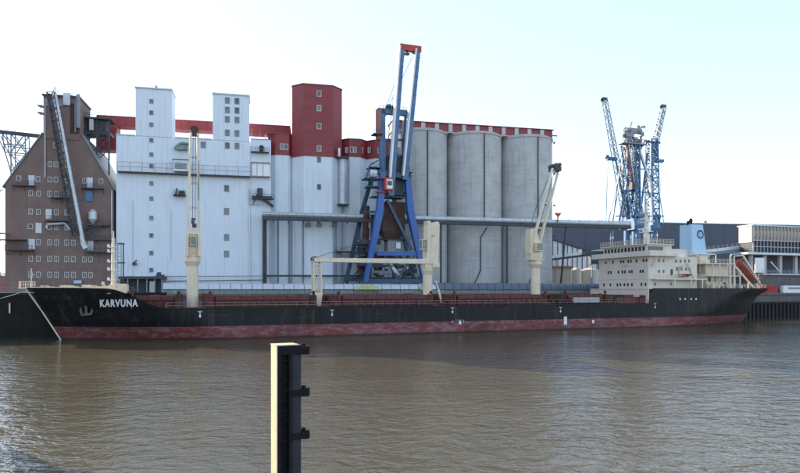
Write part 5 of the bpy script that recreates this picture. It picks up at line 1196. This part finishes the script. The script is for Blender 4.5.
ship.part('radar_scanner', g, 'white_paint', mm)
g = G()
for x, y, v in ((610,226,7),(616,232,5),(657,230,-6),(663,228,-5),(668,234,-4),(634,234,2),(673,236,-3)):
    uu = uf+1+ (x % 7)*.9; g.tube((uu,v,zb_),(uu,v,zb_+random.uniform(2.5,4.5)),.05).tube((uu,v,zb_+2.2),(uu,v,zb_+2.9),.18)
ship.part('aerial', g, 'white_paint', wh)
# deck house stores / pallets beside bridge front
g = G().box(uf-9, uf-1.5, -9, -3, 6.05, 7.7).box(uf-7, uf-4, -8.6, -4, 7.7, 8.3).box(uf-2.6,uf-.4,-10.4,-9.2,6.05,8.2); ship.part('cross_deck_house', g, 'hatch')
ship.part('deck_stores', G().box(uf-10.5,uf-8,-9.8,-8.4,6.05,7.6).box(F.u(607,-9),F.u(614,-9),-9,-7,6.05,8.4), 'rust')

# ------------------------------------------------------------------ second dark hull moored ahead
K = Frame(-58.5, 134.5, 17.5); F = K
t = T('moored_barge', 'dark unladen hull lying at the quay beyond the bow at left', 'barge', F, (-10, 0, 0))
g = G(); vs = []; zt2 = F.z(20, 292.6, -5.5)
n = 40
for i in range(n+1):
    u = -95+i*(103)/n; e = min(1, max(0, (8-u)/9)); bb_ = 6.2*math.sin(math.pi/2*e)**.6 if e > 0 else .01
    for side, q in ((-1, 0), (-1, 1), (1, 1), (1, 0)): vs.append((u, side*bb_*(1 if q else .80), zt2 if q else -1))
g.add(vs, [(i*4+j, (i+1)*4+j, (i+1)*4+(j+1) % 4, i*4+(j+1) % 4) for i in range(n) for j in (0, 1, 2)])
t.part('hull', g, 'black_paint', smooth=False)
t.part('rubbing_strake', G().box(-95, 2, -6.45, -5.9, zt2-.55, zt2-.2), 'black_paint')
t.part('bollard_post', G().box(F.u(9.2,-6),F.u(10.6,-6),-6.3,-5.9,F.z(10,313,-6),F.z(10,303,-6)), 'cream')
t.part('railing', G().rail([(-95,-6,zt2),(2,-6,zt2)],1.0,2.5,.06), 'grey_steel')
g = G()
pa, pb = S.W(0, -halfb(9, 8.8), 0), None
A1 = S.W(9.0, -halfb(9, 8.9)-.1, 8.9); B1 = S.W(-6.4, -.9, 9.2); C1 = Vector((-95, 131, 7.0))
for p_, q_, sag in ((A1, B1, .4), (B1, C1, .9)):
    for i in range(12):
        def pt(f): c = p_.lerp(q_, f); c.z -= sag*4*f*(1-f); return c
        g.tube(pt(i/12), pt((i+1)/12), .07, n=5)
single('mooring_line', 'thin pale mooring rope running from the bow to the left', 'rope', W0, (0,0,0), g, 'light_steel')

# ------------------------------------------------------------------ foreground mooring dolphin
D_ = Frame((284.5-400)/FPX*21, 21.0, 27); F = D_
t = T('mooring_dolphin', 'black and cream steel mooring pile standing in the water in the foreground', 'mooring pile', F, (0, 0, 0))
zt = CAMH+(290-346)/FPX*20.6
x0, x1, x2, x3 = -.36, -.33, .12, .52
g = G().box(x0, x1, -.33, .36, -2, zt); t.part('face_plate', g, 'cream_pile')
g = G().box(x1+.002, x2, -.12, .34, -2, zt-.10).box(x1+.002, x1+.12, -.325, -.12, -2, zt-.04).box(x2-.06, x2, -.30, -.12, -2, zt-.2); t.part('channel', g, 'bollard_black')
g = G().tube((.30,.02,-2),(.30,.02,zt-.12),.27,n=32); t.part('pile_tube', g, 'grey_pile', smooth=True)
t.part('cap_plate', G().box(x0-.015, .40, -.35, .38, zt+.002, zt+.035), 'cream_pile')
t.part('cap_collar', G().box(-.325, .52, -.30, .34, zt-.30, zt-.005), 'bollard_black')
for py in (351.5, 394.5, 438):
    zc = CAMH+(290-py)/FPX*20.7
    g = G().box(.1, .68, -.26, .30, zc-.11, zc+.11)
    bk = t.part('mooring_bracket', g, 'bollard_black')
    g = G().tube((.70,-.02,zc-.14),(.70,-.02,zc+.14),.17,n=20).tube((.66,-.02,zc+.14),(.66,-.02,zc+.23),.07,n=14); t.part('mooring_pin', g, 'bollard_black', bk, smooth=True)
g = G()
for k in range(9): zz = zt-.9-k*.62; g.tube((x1+.06,-.35,zz),(x1+.06,-.31,zz),.025,n=8)
t.part('bolt', g, 'grey_pile')
g = G()
for k in range(20): zz = zt-.5-k*.33; g.beam((x1+.12,-.24,zz),(x2-.06,-.24,zz),.03)
t.part('rung', g, 'bollard_black')
# another pile cluster left of the frame, which throws its shadow on the water
t = T('mooring_dolphin_cluster', 'mooring pile cluster standing in the water left of the view', 'mooring piles', W0, (-33, 44.5, 0))
g = G()
for dx, dy in ((-.8,-.4),(.8,-.4),(0,.8)): g.tube((-33+dx*1.2,44.5+dy*1.2,-2),(-33+dx*.6,44.5+dy*.6,9),.42,n=20)
t.part('pile', g, 'grey_pile', smooth=True); t.part('cap', G().tube((-33,44.5,8.8),(-33,44.5,9.7),1.6,n=24), 'bollard_black')
